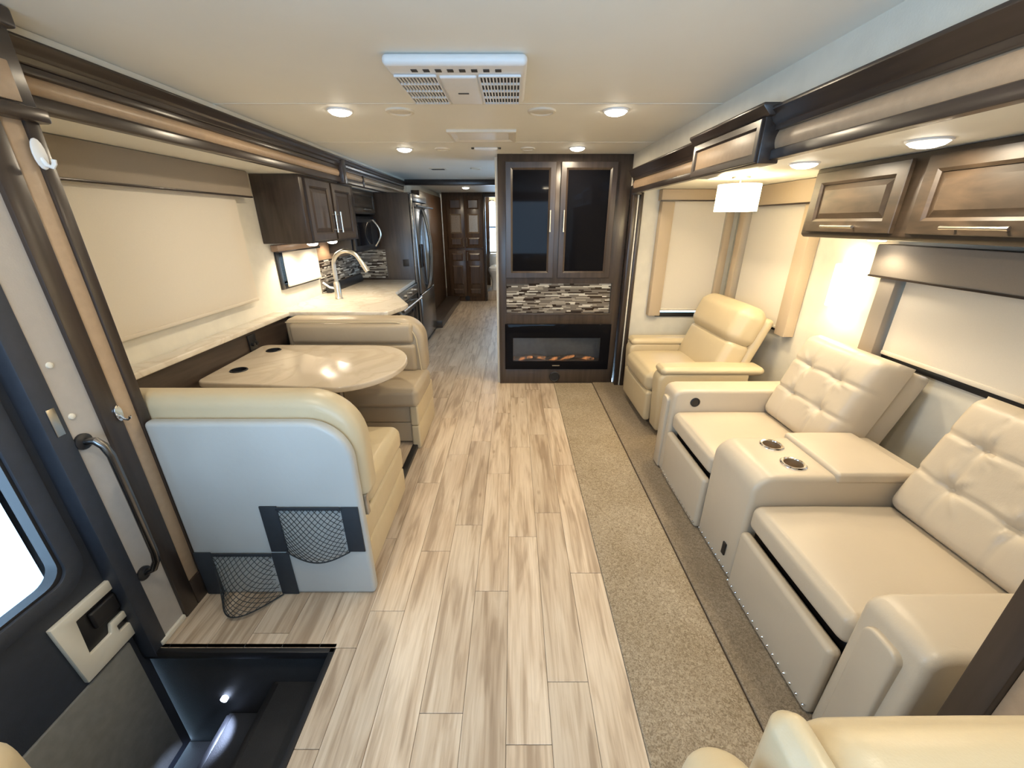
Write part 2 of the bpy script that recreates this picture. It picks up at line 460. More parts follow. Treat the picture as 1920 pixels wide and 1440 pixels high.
def cut(o, meshes, ang=22):
    '''subtract closed meshes (world coordinates) from o'''
    bpy.context.view_layer.update()
    tmp = []
    for m in meshes:
        me = bpy.data.meshes.new('cutter'); me.from_pydata([tuple(Vector(p) - W[o.name]) for p in m[0]], [], m[1])
        bmx = bmesh.new(); bmx.from_mesh(me); bmesh.ops.recalc_face_normals(bmx, faces=bmx.faces); bmx.to_mesh(me); bmx.free()
        c = bpy.data.objects.new('cutter', me); COL.objects.link(c); c.matrix_world = Matrix.Translation(W[o.name])
        md = o.modifiers.new('cut', 'BOOLEAN'); md.object = c; md.operation = 'DIFFERENCE'; md.solver = 'EXACT'; tmp.append(c)
    bpy.context.view_layer.update()
    ev = o.evaluated_get(bpy.context.evaluated_depsgraph_get())
    nm = bpy.data.meshes.new_from_object(ev)
    o.modifiers.clear(); o.data = nm
    nm.set_sharp_from_angle(angle=math.radians(ang))
    for c in tmp: bpy.data.objects.remove(c, do_unlink=True)

def M_cyl(c, r, z0, z1, n=28):
    return M_lathe([(r, z0), (r, z1)], (c[0], c[1], 0), n)

def box(name, b, mat, parent=None, bevel=0.003, seg=2, **kw):
    return ob(name, M_box(*b), mat, parent, bevel, seg, **kw)

def cush(name, b, mat, parent=None, r=0.04, puff=(0.012, 0.012, 0.012), n=4, inner=5):
    return ob(name, M_rbox(*b, r=r, n=n, puff=puff, inner=inner), mat, parent, ang=60)

def thing(name, label, cat, loc, group=None):
    o = bpy.data.objects.new(name, None); o.empty_display_size = 0.05
    _link(o, loc, None)
    o['label'] = label; o['category'] = cat
    if group: o['group'] = group
    return o

def tag(o, label, cat, group=None):
    o['label'] = label; o['category'] = cat
    if group: o['group'] = group
    return o

def struct(o, label=None, cat=None):
    o['kind'] = 'structure'
    if label: o['label'] = label
    if cat: o['category'] = cat
    return o

def sroot(name, loc, label, cat):
    o = bpy.data.objects.new(name, None); o.empty_display_size = 0.05
    _link(o, loc, None); return struct(o, label, cat)

def lamp(name, kind, loc, watts, parent=None, col=WARM, size=0.05, rot=(0, 0, 0), spot=140, blend=0.9):
    d = bpy.data.lights.new(name, kind); d.energy = watts; d.color = col
    if kind == 'AREA': d.shape = 'DISK'; d.size = size
    elif kind == 'SPOT': d.spot_size = math.radians(spot); d.spot_blend = blend; d.shadow_soft_size = size
    else: d.shadow_soft_size = size
    o = bpy.data.objects.new(name, d); COL.objects.link(o); W[o.name] = Vector(loc)
    if parent is not None: o.parent = parent; o.location = Vector(loc) - W[parent.name]
    else: o.location = loc
    o.rotation_euler = rot
    return o

def M_slab(axis, t0, t1, u0, u1, v0, v1, holes=()):
    """slab perpendicular to axis with rectangular holes (u,v are the other two axes in xyz order)"""
    us = sorted({u0, u1, *[h[0] for h in holes], *[h[1] for h in holes]}); vs = sorted({v0, v1, *[h[2] for h in holes], *[h[3] for h in holes]})
    us = [u for u in us if u0 <= u <= u1]; vs = [v for v in vs if v0 <= v <= v1]
    V, F, key = [], [], {}
    def P(t, u, v): return (t, u, v) if axis == 'x' else (u, t, v) if axis == 'y' else (u, v, t)
    def vid(k):
        if k not in key: key[k] = len(V); V.append(P(*k))
        return key[k]
    def solid(i, j):
        if i < 0 or j < 0 or i >= len(us) - 1 or j >= len(vs) - 1: return False
        cu, cv = (us[i] + us[i + 1]) / 2, (vs[j] + vs[j + 1]) / 2
        return not any(h[0] < cu < h[1] and h[2] < cv < h[3] for h in holes)
    for i in range(len(us) - 1):
        for j in range(len(vs) - 1):
            if not solid(i, j): continue
            a, b_, c_, d_ = us[i], us[i + 1], vs[j], vs[j + 1]
            for t in (t0, t1): F.append(tuple(vid((t, *q)) for q in ((a, c_), (b_, c_), (b_, d_), (a, d_))))
            for (ni, nj, e) in ((i - 1, j, ((a, c_), (a, d_))), (i + 1, j, ((b_, c_), (b_, d_))), (i, j - 1, ((a, c_), (b_, c_))), (i, j + 1, ((a, d_), (b_, d_)))):
                if not solid(ni, nj): F.append((vid((t0, *e[0])), vid((t0, *e[1])), vid((t1, *e[1])), vid((t1, *e[0]))))
    return V, F

def slab(name, axis, t0, t1, u0, u1, v0, v1, mat, holes=(), parent=None):
    return ob(name, M_slab(axis, t0, t1, u0, u1, v0, v1, holes), mat, parent, smooth=False)

# frame mapping: local (u, v, w) -> origin + u*U + v*V + w*Wn
def fmap(m, O, U, V_, Wn):
    O, U, V_, Wn = map(Vector, (O, U, V_, Wn))
    return [tuple(O + U * p[0] + V_ * p[1] + Wn * p[2]) for p in m[0]], m[1]

def M_ring(w, h, fw, t0, t1, lip=0.012, drop=0.008):
    """picture-frame ring in (u,v) with stepped inner moulding"""
    def loop(d, t): return [(d, d, t), (w - d, d, t), (w - d, h - d, t), (d, h - d, t)]
    loops = [loop(0, t0), loop(0, t1 - 0.003), loop(0.003, t1), loop(fw - lip, t1), loop(fw, t1 - drop), loop(fw, t0)]
    V, F = [], []
    for L in loops: V += L
    for i in range(len(loops)):
        j = (i + 1) % len(loops)
        for k in range(4):
            k2 = (k + 1) % 4
            F.append((i * 4 + k, i * 4 + k2, j * 4 + k2, j * 4 + k))
    return V, F

def M_raised(w, h, d, t0, t1, slope=0.03):
    """raised centre panel inside an opening inset by d"""
    def loop(e, t): return [(e, e, t), (w - e, e, t), (w - e, h - e, t), (e, h - e, t)]
    loops = [loop(d - 0.002, t0), loop(d + 0.004, t0 + 0.002), loop(d + 0.004 + slope, t1), loop(d + 0.008 + slope, t1)]
    V, F = [], []
    for L in loops: V += L
    for i in range(len(loops) - 1):
        for k in range(4):
            k2 = (k + 1) % 4
            F.append((i * 4 + k, i * 4 + k2, (i + 1) * 4 + k2, (i + 1) * 4 + k))
    n = len(V); F.append((n - 4, n - 3, n - 2, n - 1)); F.append((3, 2, 1, 0))
    return V, F

def M_pull(p0, p1, out, r=0.006, stand=0.03):
    """bar pull between two points standing off along out"""
    p0, p1, out = Vector(p0), Vector(p1), Vector(out).normalized()
    d = (p1 - p0); a = p0 + d * 0.14; b_ = p0 + d * 0.86
    bar = M_tube([p0 + out * stand, a + out * stand, b_ + out * stand, p1 + out * stand], r, 10, [r * 1.25, r, r, r * 1.25])
    return join(bar, M_tube([a, a + out * stand], r * 0.8, 8), M_tube([b_, b_ + out * stand], r * 0.8, 8))

def panel_door(parent, O, U, V_, Wn, w, h, mat, fw=0.055, t=0.02, pull=None, flat=False, panel_mat=None, slope=0.028):
    d = ob('door', fmap(M_ring(w, h, fw, 0, t), O, U, V_, Wn), mat, parent, ang=20)
    if flat: ob('door_panel', fmap(M_box(fw - 0.004, w - fw + 0.004, fw - 0.004, h - fw + 0.004, 0.002, 0.008), O, U, V_, Wn), panel_mat or mat, d)
    else: ob('door_panel', fmap(M_raised(w, h, fw, 0.004, t * 0.85, slope), O, U, V_, Wn), panel_mat or mat, d, ang=20)
    if pull:
        O_, U2, V2, W2 = map(Vector, (O, U, V_, Wn))
        g = lambda q: O_ + U2 * q[0] + V2 * q[1] + W2 * t
        ob('handle', M_pull(g(pull[0]), g(pull[1]), W2), 'nickel', d)
    return d

# =====================================================================  STRUCTURE
XL, XR, ZC = -1.50, 1.03, 2.10           # body walls and ceiling height
LB, LZ = -1.90, 1.885                    # left slide: back wall, ceiling
RB, RZ = 2.00, 1.825                     # right slide: back wall, ceiling
YW, YB = -1.10, 8.60                     # windshield wall, wardrobe front
XD = -1.40                               # wall beside the entry door
SX0, SX1, SY0, SY1 = -1.47, -0.70, 0.22, 1.075    # step well opening

# ---- floor with planks
fl = sroot('floor', (0, 3, 0), 'whitewashed wood plank floor running down the aisle', 'floor')
ob('subfloor', join(M_box(SX1, XR, YW, 10.4, -0.05, -0.006), M_box(XL, SX1, SY1, 10.4, -0.05, -0.006), M_box(XL, SX1, YW, SY0, -0.05, -0.006)), 'subfloor', fl, smooth=False)
PW = 0.149
plank_cache = {}
def plank(x0, x1, y0, y1, parent, z=0.0):
    k = (round(x1 - x0, 3), round(y1 - y0, 3))
    if k not in plank_cache:
        o = ob('plank', M_box(x0 + .0007, x1 - .0007, y0 + .0009, y1 - .0009, z - 0.006, z), 'floor', parent, bevel=0.0007, seg=1, smooth=False)
        plank_cache[k] = o.data
    else:
        o = bpy.data.objects.new('plank', plank_cache[k])
        _link(o, ((x0 + x1) / 2, (y0 + y1) / 2, z - 0.003), parent)
    return o
rng = random.Random(3)
LEN = 0.92
x = 0.424
col = 0
while x > XL + 0.01:
    xa = max(x - PW, XL)
    y = -0.4 - (col * 0.37 % 1) * LEN
    if col % 3 == 1: y -= 0.15
    while y < 8.7:
        ya, yb = max(y, 0.2), min(y + LEN, 8.7)
        y += LEN
        if yb <= 0.24: continue
        if xa < SX1 - 0.001:                     # beside the step well
            if x <= SX1 + 0.075:
                ya = max(ya, SY1)
                if yb - ya < 0.03: continue
        if xa < -0.78:                           # the dinette and kitchen stand on the slide floor
            if ya < 1.36: yb = min(yb, 1.36)
            elif x < -1.1 or yb < 3.15: continue
            else: ya = max(ya, 3.15)
        if yb - ya < 0.02: continue
        if x > -0.70 and xa < SX1 and ya < SY1:
            plank(SX1, x, ya, min(yb, SY1), fl)
            if yb > SY1 + .02: plank(xa, x, SY1, yb, fl)
            continue
        plank(xa, x, ya, yb, fl)
    x = xa; col += 1

# ---- carpets
cp = tag(ob('carpet_runner', M_rbox(0.424, 0.822, 0.02, 3.875, -0.006, 0.008, r=0.006, n=2), 'carpet'), 'beige speckled carpet strip between plank floor and sofa', 'carpet')
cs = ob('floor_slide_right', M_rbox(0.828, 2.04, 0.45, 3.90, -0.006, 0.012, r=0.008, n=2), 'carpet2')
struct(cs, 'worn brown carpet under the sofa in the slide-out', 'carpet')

# ---- ceiling
ce = sroot('ceiling', (0, 3, ZC), 'cream vinyl ceiling with thin panel seams', 'ceiling')
seams = [YW, 2.335, 3.35, 6.06, 10.4]
for a, b in zip(seams[:-1], seams[1:]):
    box('ceiling_panel', (XL - .08, XR + .02, a + .003, b - .003, ZC, ZC + .04), 'ceil', ce, bevel=0.002, seg=1)
for s in seams[1:3]:
    box('seam_strip', (XL + .08, XR, s - .006, s + .006, ZC - .0025, ZC + .01), 'cream_plastic', ce, bevel=0.001, seg=1)
bm_ = box('trim_1', (XL, -0.14, 6.05, 6.12, ZC - .07, ZC), 'trim', None, bevel=0.006); struct(bm_, 'dark header beam crossing the hall ceiling', 'trim')

# ---- walls: left side forward of the slide, with the entry door opening
DY0, DY1 = 0.06, 1.060
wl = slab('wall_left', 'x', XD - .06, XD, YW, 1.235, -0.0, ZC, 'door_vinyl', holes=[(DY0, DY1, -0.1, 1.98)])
struct(wl, 'cream side wall strip beside the entry door', 'wall')
wls = sroot('wall_left_slide', (LB, 3, 0), 'cream papered back wall of the dinette and kitchen slide-out', 'wall')
LW = [(1.62, 2.86, 1.08, 1.72), (3.36, 3.96, 1.075, 1.31)]
slab('wall_panel', 'x', LB - .05, LB, 1.24, 6.22, 0, LZ, 'wallpaper', holes=LW, parent=wls)
slab('near_end', 'y', 1.24, 1.285, LB - .05, XD - .03, 0, LZ, 'wallpaper', parent=wls)
slab('far_end', 'y', 6.18, 6.24, LB - .05, -1.24, 0, LZ, 'wallpaper', parent=wls)
slab('slide_ceiling', 'z', LZ, LZ + .03, LB - .05, XL - .012, 1.24, 6.24, 'ceil', parent=wls)
wlh = slab('wall_left_hall', 'x', XL - .06, XL, 6.24, 10.4, 0, ZC, 'wallpaper'); struct(wlh, 'hall side wall past the refrigerator', 'wall')
wlu = slab('wall_left_upper', 'x', XL - .06, XL - .005, 1.24, 6.24, LZ + .03, ZC, 'wallpaper'); struct(wlu, 'wall strip above the left slide-out opening', 'wall')

# right side
wr = slab('wall_right', 'x', XR, XR + .06, YW, 0.46, 0, ZC, 'wallpaper'); struct(wr, 'side wall beside the driver seat', 'wall')
wru = slab('wall_right_upper', 'x', XR, XR + .06, 0.46, 3.90, RZ + .03, ZC, 'wallpaper'); struct(wru, 'cream papered wall band above the right slide-out opening', 'wall')
wrs = sroot('wall_right_slide', (RB, 2, 0), 'cream papered walls of the sofa slide-out', 'wall')
W3 = (0.70, 2.03, 0.905, 1.36); W2 = (2.93, 3.53, 0.83, 1.70); W1 = (1.40, 1.86, 0.745, 1.75)
slab('side_panel', 'x', RB, RB + .05, 0.45, 3.90, 0, RZ, 'wallpaper', holes=[W3, W2], parent=wrs)
slab('far_end', 'y', 3.85, 3.90, 1.10, RB + .05, 0, RZ, 'wallpaper', holes=[W1], parent=wrs)
slab('near_end', 'y', 0.41, 0.45, XR + .06, RB + .05, 0, RZ, 'wallpaper', parent=wrs)
slab('slide_ceiling', 'z', RZ, RZ + .03, XR + .015, RB + .05, 0.41, 3.90, 'ceil', parent=wrs)
wrh = slab('wall_right_hall', 'x', XR + .04, XR + .10, 3.90, 10.4, 0, ZC, 'wallpaper', holes=[(4.36, 5.30, 0.50, 1.45)]); struct(wrh, 'hall side wall behind the fireplace cabinet', 'wall')
# windshield wall
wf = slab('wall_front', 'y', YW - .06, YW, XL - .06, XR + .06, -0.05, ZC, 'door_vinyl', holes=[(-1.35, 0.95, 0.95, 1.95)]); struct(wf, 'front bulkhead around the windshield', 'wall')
wg = box('window_1', (-1.35, 0.95, YW - .04, YW - .03, 0.95, 1.95), 'glass', None, bevel=0); struct(wg, 'windshield behind the camera', 'windshield')
wb = slab('wall_back', 'y', 10.3, 10.36, XL - .06, XR + .1, 0, ZC, 'wallpaper', holes=[(-0.62, 0.1, 0.9, 2.0)]); struct(wb, 'far bathroom wall', 'wall')

# ---- step well
sw = sroot('stairwell', (-1.1, 0.7, -0.62), 'black entry step well sunk into the floor', 'step well')
box('well_side', (SX0, SX1, SY1 + .0, SY1 + .02, -0.64, -0.0), 'tread', sw)
box('well_side', (SX0, SX1, SY0 - .02, SY0, -0.64, -0.0), 'tread', sw)
box('well_back', (SX1 - .0, SX1 + .02, SY0, SY1, -0.64, -0.006), 'tread', sw)
box('well_bottom', (SX0, SX1, SY0, SY1, -0.66, -0.62), 'tread', sw)
box('edge_trim', (SX1 - .022, SX1, SY0, SY1, -0.035, 0.003), 'black', sw)
box('edge_trim', (XL, SX1, SY1 - .02, SY1, -0.035, 0.003), 'black', sw)
for i, (xa, zt) in enumerate(((-0.985, -0.20), (-1.23, -0.41))):
    st = box('step_tread', (xa, SX1 - (0 if i == 0 else .27), SY0, SY1, zt - .03, zt), 'tread', sw, bevel=0.006)
    box('step_riser', (xa + .02, xa + .035, SY0, SY1, zt - .21, zt - .03), 'tread', sw)
    box('tread_nosing', (xa - .004, xa + .02, SY0 + .01, SY1 - .01, zt - .034, zt + .002), 'black', st)
ld = ob('step_light', M_lathe([(0.0, 0), (0.014, 0), (0.014, 0.012), (0.008, 0.016), (0, 0.016)], (-1.215, SY1 - .016, -0.30), 14, 'y'), 'led', sw)
lamp('step_led_bulb', 'SPOT', (-1.215, SY1 - .03, -0.31), 6.0, None, (0.55, 0.68, 1.0), 0.01, (math.radians(-25), math.radians(14), 0), 80, 0.5)

# ---- posts of the left slide opening
tp = sroot('trim_2', (XD, 1.28, 0), 'dark framed post with taupe inset beside the entry door', 'trim')
box('post_frame', (XD - .03, XD + .014, 1.208, 1.272, 0.0, 1.832), 'trimv', tp, bevel=0.004)
box('post_frame', (XD - .03, XD + .014, 1.332, 1.372, 0.0, 1.832), 'trimv', tp, bevel=0.004)
box('post_rail', (XD - .03, XD + .014, 1.272, 1.332, 0.0, 0.13), 'trimv', tp, bevel=0.004)
box('post_inset', (XD - .03, XD + .006, 1.272, 1.332, 0.13, 1.83), 'taupe', tp, bevel=0.002)
box('capital', (XD - .08, XD + .035, 1.17, 1.392, 1.828, 1.866), 'trim', tp, bevel=0.008)
box('header_board', (XD - .06, XD + .010, 0.30, 1.385, 1.866, ZC - .002), 'trim', tp, bevel=0.003)
box('header_crown', (XD - .06, XD + .040, 0.30, 1.385, ZC - .050, ZC - .001), 'trim', tp, bevel=0.008)
box('cap_inset', (XD, XD + .018, 1.25, 1.345, 1.874, 1.972), 'taupe', tp, bevel=0.003)
box('baseboard_left', (XD - .001, XD + .012, 1.085, 1.206, 0.0, 0.022), 'cream_plastic', None); struct(bpy.data.objects['baseboard_left'], 'small cream base strip beside the step well', 'trim')

# ---- left fascia (crown, taupe panel, lower rail)
lf = sroot('trim_3', (XL, 3.8, LZ), 'long dark crown fascia with taupe band above the dinette and kitchen', 'trim')
Z1, Z2, Z3 = 2.072, 1.985, 1.928
crown = [(XL - .02, Z1), (XL + .050, Z1), (XL + .050, Z1 - .010), (XL + .040, Z1 - .020), (XL + .034, Z1 - .036), (XL + .022, Z1 - .044), (XL + .020, Z1 - .062), (XL + .010, Z1 - .068), (XL - .02, Z1 - .068)]
box('ceiling_strip', (XL - .02, XL + .030, 1.39, 6.05, Z1, ZC - .001), 'cream_plastic', lf, bevel=0.002)
ob('crown', M_prism(crown, 'y', 1.39, 6.05), 'trim', lf, bevel=0.003)
def band(p, x_in, sgn, y0, y1, z0, z1, bulge=0.022):
    pts = [(x_in - sgn * .03, z0), (x_in - sgn * .03, z1)] + [(x_in + sgn * bulge * math.sin(PI * k / 8), z1 + (z0 - z1) * k / 8) for k in range(9)]
    return ob('taupe_band', M_prism(pts, 'y', y0, y1), 'taupe', p, ang=50)
ob('upper_rail', M_prism([(XL - .02, Z1 - .068), (XL + .016, Z1 - .068), (XL + .016, Z2 - .002), (XL + .008, Z2 - .006), (XL - .02, Z2 - .006)], 'y', 1.39, 6.05), 'trim', lf, bevel=0.002)
for (a, b) in ((1.39, 3.85), (3.93, 4.42), (4.44, 6.03)):
    band(lf, XL, 1, a, b, Z3 - .004, Z2 - .002, 0.014)
ob('lower_rail', M_prism([(XL - .02, Z3), (XL + .010, Z3), (XL + .018, Z3 - .008), (XL + .018, LZ + .002), (XL + .010, LZ - .004), (XL - .02, LZ - .004)], 'y', 1.39, 6.05), 'trim', lf, bevel=0.003)
box('pilaster', (XL - .02, XL + .045, 3.85, 3.93, LZ - .012, Z1 - .01), 'trim', lf, bevel=0.004)
box('divider', (XL - .02, XL + .024, 4.42, 4.44, LZ, Z2), 'trim', lf, bevel=0.003)

# ---- right fascia
FZ0, FZ1 = 1.788, 1.964
rf = sroot('trim_4', (XR, 2.2, FZ0), 'long dark crown fascia with taupe band above the sofa slide-out', 'trim')
def rf_section(y0, y1):
    cr = [(XR + .02, FZ1), (XR - .060, FZ1), (XR - .060, FZ1 - .012), (XR - .048, FZ1 - .022), (XR - .036, FZ1 - .045), (XR - .022, FZ1 - .056), (XR - .018, FZ1 - .075), (XR + .02, FZ1 - .075)]
    ob('crown', M_prism(cr, 'y', y0, y1), 'trim', rf, bevel=0.003)
    band(rf, XR, -1, y0, y1, FZ0 + .032, FZ1 - .072, 0.010)
    ob('lower_rail', M_prism([(XR + .02, FZ0 + .038), (XR - .012, FZ0 + .038), (XR - .018, FZ0 + .034), (XR - .018, FZ0 + .001), (XR - .016, FZ0), (XR + .02, FZ0)], 'y', y0, y1), 'trim', rf, bevel=0.003)
rf_section(0.46, 1.80); rf_section(2.42, 3.78)
blk = box('pilaster_block', (XR - .062, XR + .02, 1.80, 2.42, FZ0 - .012, FZ1 - .02), 'trim', rf, bevel=0.004)
ob('block_crown', M_prism([(XR + .02, FZ1 + .012), (XR - .095, FZ1 + .012), (XR - .095, FZ1), (XR - .066, FZ1 - .03), (XR + .02, FZ1 - .03)], 'y', 1.77, 2.45), 'trim', rf, bevel=0.003)
ob('block_frame', fmap(M_ring(0.62, 0.15, 0.034, 0, 0.014, 0.008, 0.006), (XR - .062, 2.42, FZ0 - .008), (0, -1, 0), (0, 0, 1), (-1, 0, 0)), 'trim', rf, ang=20)
box('block_inset', (XR - .068, XR - .060, 1.833, 2.387, FZ0 + .026, FZ0 + .108), 'taupe', rf, bevel=0.001)
# far jamb between fireplace cabinet and slide, and near post
tj = sroot('trim_5', (1.09, 3.86, 0), 'slim dark jamb with pale edge beside the fireplace cabinet', 'trim')
box('jamb_board', (1.035, 1.075, 3.80, 3.90, 0.013, 1.93), 'trimv', tj, bevel=0.004)
box('jamb_bead', (1.078, 1.090, 3.803, 3.90, 0.013, 1.78), 'cream_plastic', tj, bevel=0.002)
box('jamb_board', (1.094, 1.125, 3.79, 3.846, 0.013, 1.80), 'trimv', tj, bevel=0.004)
box('bracket', (1.02, 1.10, 3.775, 3.80, 1.78, 1.95), 'trimv', tj, bevel=0.004)
box('bracket_inset', (1.045, 1.068, 3.770, 3.776, 1.81, 1.92), 'taupe', tj, bevel=0.001)
tn = sroot('trim_6', (XR, 0.55, 0), 'dark post with taupe panel at the near end of the sofa slide-out', 'trim')
box('post_frame', (XR - .03, XR + .03, 0.525, 0.585, 0.013, 1.795), 'trimv', tn, bevel=0.004)
box('post_inset', (XR - .015, XR + .03, 0.44, 0.525, 0.013, 1.795), 'taupe', tn, bevel=0.002)
box('post_frame', (XR - .03, XR + .03, 0.385, 0.44, 0.013, 1.795), 'trimv', tn, bevel=0.004)

# =====================================================================  WINDOWS WITH SHADES
def win_shade(name, label, axis, face, a0, a1, z0, z1, val=None, boards=None, shade=None, vdepth=0.09, fabric_='tan_fabric', sgn=-1, frame='black'):
    """window on plane axis=face; room lies on the sgn side; a = coordinate along the wall"""
    cx = (a0 + a1) / 2
    root = sroot(name, (face, cx, z0) if axis == 'x' else (cx, face, z0), label, 'window')
    def B(n, d0, d1, p0, p1, q0, q1, mat, **kw):
        e0, e1 = sorted((face + sgn * d0, face + sgn * d1))
        b = (e0, e1, p0, p1, q0, q1) if axis == 'x' else (p0, p1, e0, e1, q0, q1)
        return box(n, b, mat, root, **kw)
    B('pane', -.03, -.024, a0, a1, z0, z1, 'glass', bevel=0)
    for (p0, p1, q0, q1) in ((a0 - .03, a0 + .012, z0 - .03, z1 + .03), (a1 - .012, a1 + .03, z0 - .03, z1 + .03), (a0 + .012, a1 - .012, z0 - .03, z0 + .012), (a0 + .012, a1 - .012, z1 - .012, z1 + .03)):
        B('window_frame', .0005, .018, p0, p1, q0, q1, frame, bevel=0.003)
    s0, s1, t0, t1 = shade
    B('shade', .040, .0425, s0, s1, t0, t1, 'shade', bevel=0)
    B('shade_hem', .034, .049, s0, s1, t0 - .022, t0, 'shade', bevel=0.005)
    if val:
        B('valance', 0.001, vdepth, val[0], val[1], val[2], val[3], fabric_, bevel=0.006)
        B('valance_lip', vdepth - .02, vdepth + .003, val[0] - .002, val[1] + .002, val[2] - .008, val[2] + .003, 'trim', bevel=0.002)
    for bd in (boards or ()):
        B('side_board', 0.001, vdepth - .012, bd[0], bd[1], bd[2], bd[3], fabric_, bevel=0.006)
    return root
win_shade('window_2', 'wide dinette window with cream roller shade and taupe valance', 'x', LB, 1.62, 2.86, 1.08, 1.72,
          val=(1.45, 3.07, 1.725, LZ - .002), shade=(1.52, 2.94, 1.055, 1.74), fabric_='taupe_fabric', sgn=1, vdepth=0.085)
win_shade('window_3', 'small kitchen window with pale shade behind the sink', 'x', LB, 3.36, 3.96, 1.075, 1.31,
          shade=(3.38, 3.98, 1.085, 1.345), sgn=1, vdepth=0.06, val=(3.30, 4.02, 1.345, 1.395), fabric_='woodpale')
win_shade('window_4', 'tall narrow window on the slide end wall with drawn shade', 'y', 3.85, W1[0], W1[1], W1[2], W1[3],
          val=(1.27, 1.94, 1.735, RZ - .002), boards=[(1.285, 1.395, 0.735, 1.73), (1.868, 1.925, 0.735, 1.73)], shade=(1.40, 1.862, 0.80, 1.75))
win_shade('window_5', 'tall narrow window behind the recliner, partly hidden by the overhead cabinet', 'x', RB, W2[0], W2[1], W2[2], W2[3],
          val=(2.74, 3.70, 1.68, RZ - .002), boards=[(3.60, 3.68, 0.80, 1.675), (2.77, 2.88, 0.80, 1.675)], shade=(2.90, 3.555, 0.85, 1.70))
win_shade('window_6', 'wide window behind the sofa with pale shade and taupe valance', 'x', RB, W3[0], W3[1], W3[2], W3[3],
          val=(0.55, 2.215, 1.30, 1.455), boards=[(2.055, 2.15, 0.88, 1.295)], shade=(0.62, 2.035, 0.935, 1.34), fabric_='taupe_fabric')

# hall window glass (behind the fireplace cabinet) and bathroom window
hw = box('window_7', (XR + .06, XR + .066, 4.36, 5.30, 0.50, 1.45), 'glass', None, bevel=0); struct(hw, 'side window lighting the hall floor', 'window')
bw = sroot('window_8', (-0.26, 10.3, 0.9), 'bright bathroom window seen through the hall doorway', 'window')
box('pane', (-0.62, 0.1, 10.33, 10.335, 0.9, 2.0), 'glass', bw, bevel=0)
box('mullion', (-0.62, 0.1, 10.29, 10.30, 1.44, 1.47), 'black', bw)

# =====================================================================  ENTRY DOOR
dx = XD - .050
dr = sroot('door_1', (dx, 0.58, -0.6), 'dark entry door with bright window and grey lower panel', 'door')
WY0, WY1, WZ0, WZ1 = 0.16, 0.985, 0.475, 1.80
ob('door_leaf', M_slab('x', dx - .04, dx, 0.05, 1.070, -0.6, 1.97, [(WY0, WY1, WZ0, WZ1)]), 'darkblue', dr, smooth=False)
def rrect(y0, y1, z0, z1, r, n=6):
    return arc(y1 - r, z1 - r, r, 0, 90, n) + arc(y0 + r, z1 - r, r, 90, 180, n) + arc(y0 + r, z0 + r, r, 180, 270, n) + arc(y1 - r, z0 + r, r, 270, 360, n)
def M_rring(y0, y1, z0, z1, r, w, x0, x1):
    o_, i_ = rrect(y0, y1, z0, z1, r), rrect(y0 + w, y1 - w, z0 + w, z1 - w, max(r - w, .01))
    n = len(o_); V = [(x0, *p) for p in o_] + [(x1, *p) for p in o_] + [(x1, *p) for p in i_] + [(x0, *p) for p in i_]
    F = []
    for a in range(4):
        b = (a + 1) % 4
        for k in range(n): F.append((a * n + k, a * n + (k + 1) % n, b * n + (k + 1) % n, b * n + k))
    return V, F
ob('window_frame', M_rring(WY0 - .035, WY1 + .035, WZ0 - .035, WZ1 + .035, 0.10, 0.055, dx - .03, dx + .018), 'darkblue', dr, bevel=0.004)
ob('window_gasket', M_rring(WY0 + .004, WY1 - .004, WZ0 + .004, WZ1 - .004, 0.08, 0.025, dx - .03, dx + .008), 'black', dr)
box('window_pane', (dx - .03, dx - .024, WY0, WY1, WZ0, WZ1), 'glass', dr, bevel=0)
box('lower_panel', (dx - .0, dx + .012, 0.12, 1.03, -0.55, 0.10), 'carpet_door', dr, bevel=0.005)
lp = ob('latch_plate', M_prism([(0.86, 0.385), (1.06, 0.385), (1.06, 0.345), (0.925, 0.345), (0.915, 0.20), (0.99, 0.20), (1.0, 0.235), (1.06, 0.235), (1.06, 0.205), (1.015, 0.205), (1.015, 0.175), (1.06, 0.175), (1.06, 0.115), (0.875, 0.115)], 'x', dx, dx + .018), 'cream_plastic', dr, bevel=0.004)
box('latch_recess', (dx, dx + .006, 0.905, 1.06, 0.175, 0.36), 'black', dr, bevel=0.002)
ob('paddle', M_rbox(dx + .006, dx + .022, 0.96, 1.05, 0.26, 0.33, r=0.007), 'black', dr)
jm = sroot('trim_7', (XD, 1.06, -0.1), 'dark jamb strip with strike plate at the entry door edge', 'trim')
box('jamb_board', (XD - .06, XD + .006, 1.052, 1.112, -0.02, 1.90), 'darkblue', jm, bevel=0.004)
box('strike_plate', (XD + .006, XD + .010, 1.072, 1.096, 0.95, 1.04), 'steel', jm, bevel=0.001)
for (yy, zz) in ((1.137, 0.99), (1.140, 1.16)):
    ob('screw_cap', M_lathe([(0, 0), (0.010, 0), (0.009, 0.004), (0.004, 0.006), (0, 0.006)], (XD, yy, zz), 12, 'x'), 'cream_plastic', jm)

# grab handle
gh = thing('grab_handle', 'dark bent metal grab handle beside the entry door', 'handle', (XD, 1.17, 0.27))
zt, zb = 0.90, 0.33
ob('bar', M_tube([(XD + .005, 1.135, zt), (XD + .04, 1.138, zt), (XD + .055, 1.142, zt - .02), (XD + .060, 1.148, zt - .06), (XD + .060, 1.150, 0.66), (XD + .060, 1.150, 0.42), (XD + .056, 1.148, zb + .05), (XD + .04, 1.142, zb + .015), (XD + .005, 1.135, zb)], 0.0125, 12), 'darksteel', gh)
for zz in (zt, zb):
    ob('mount', M_lathe([(0, 0), (0.027, 0), (0.027, 0.008), (0.016, 0.014), (0, 0.014)], (XD, 1.135, zz), 18, 'x'), 'black', gh)

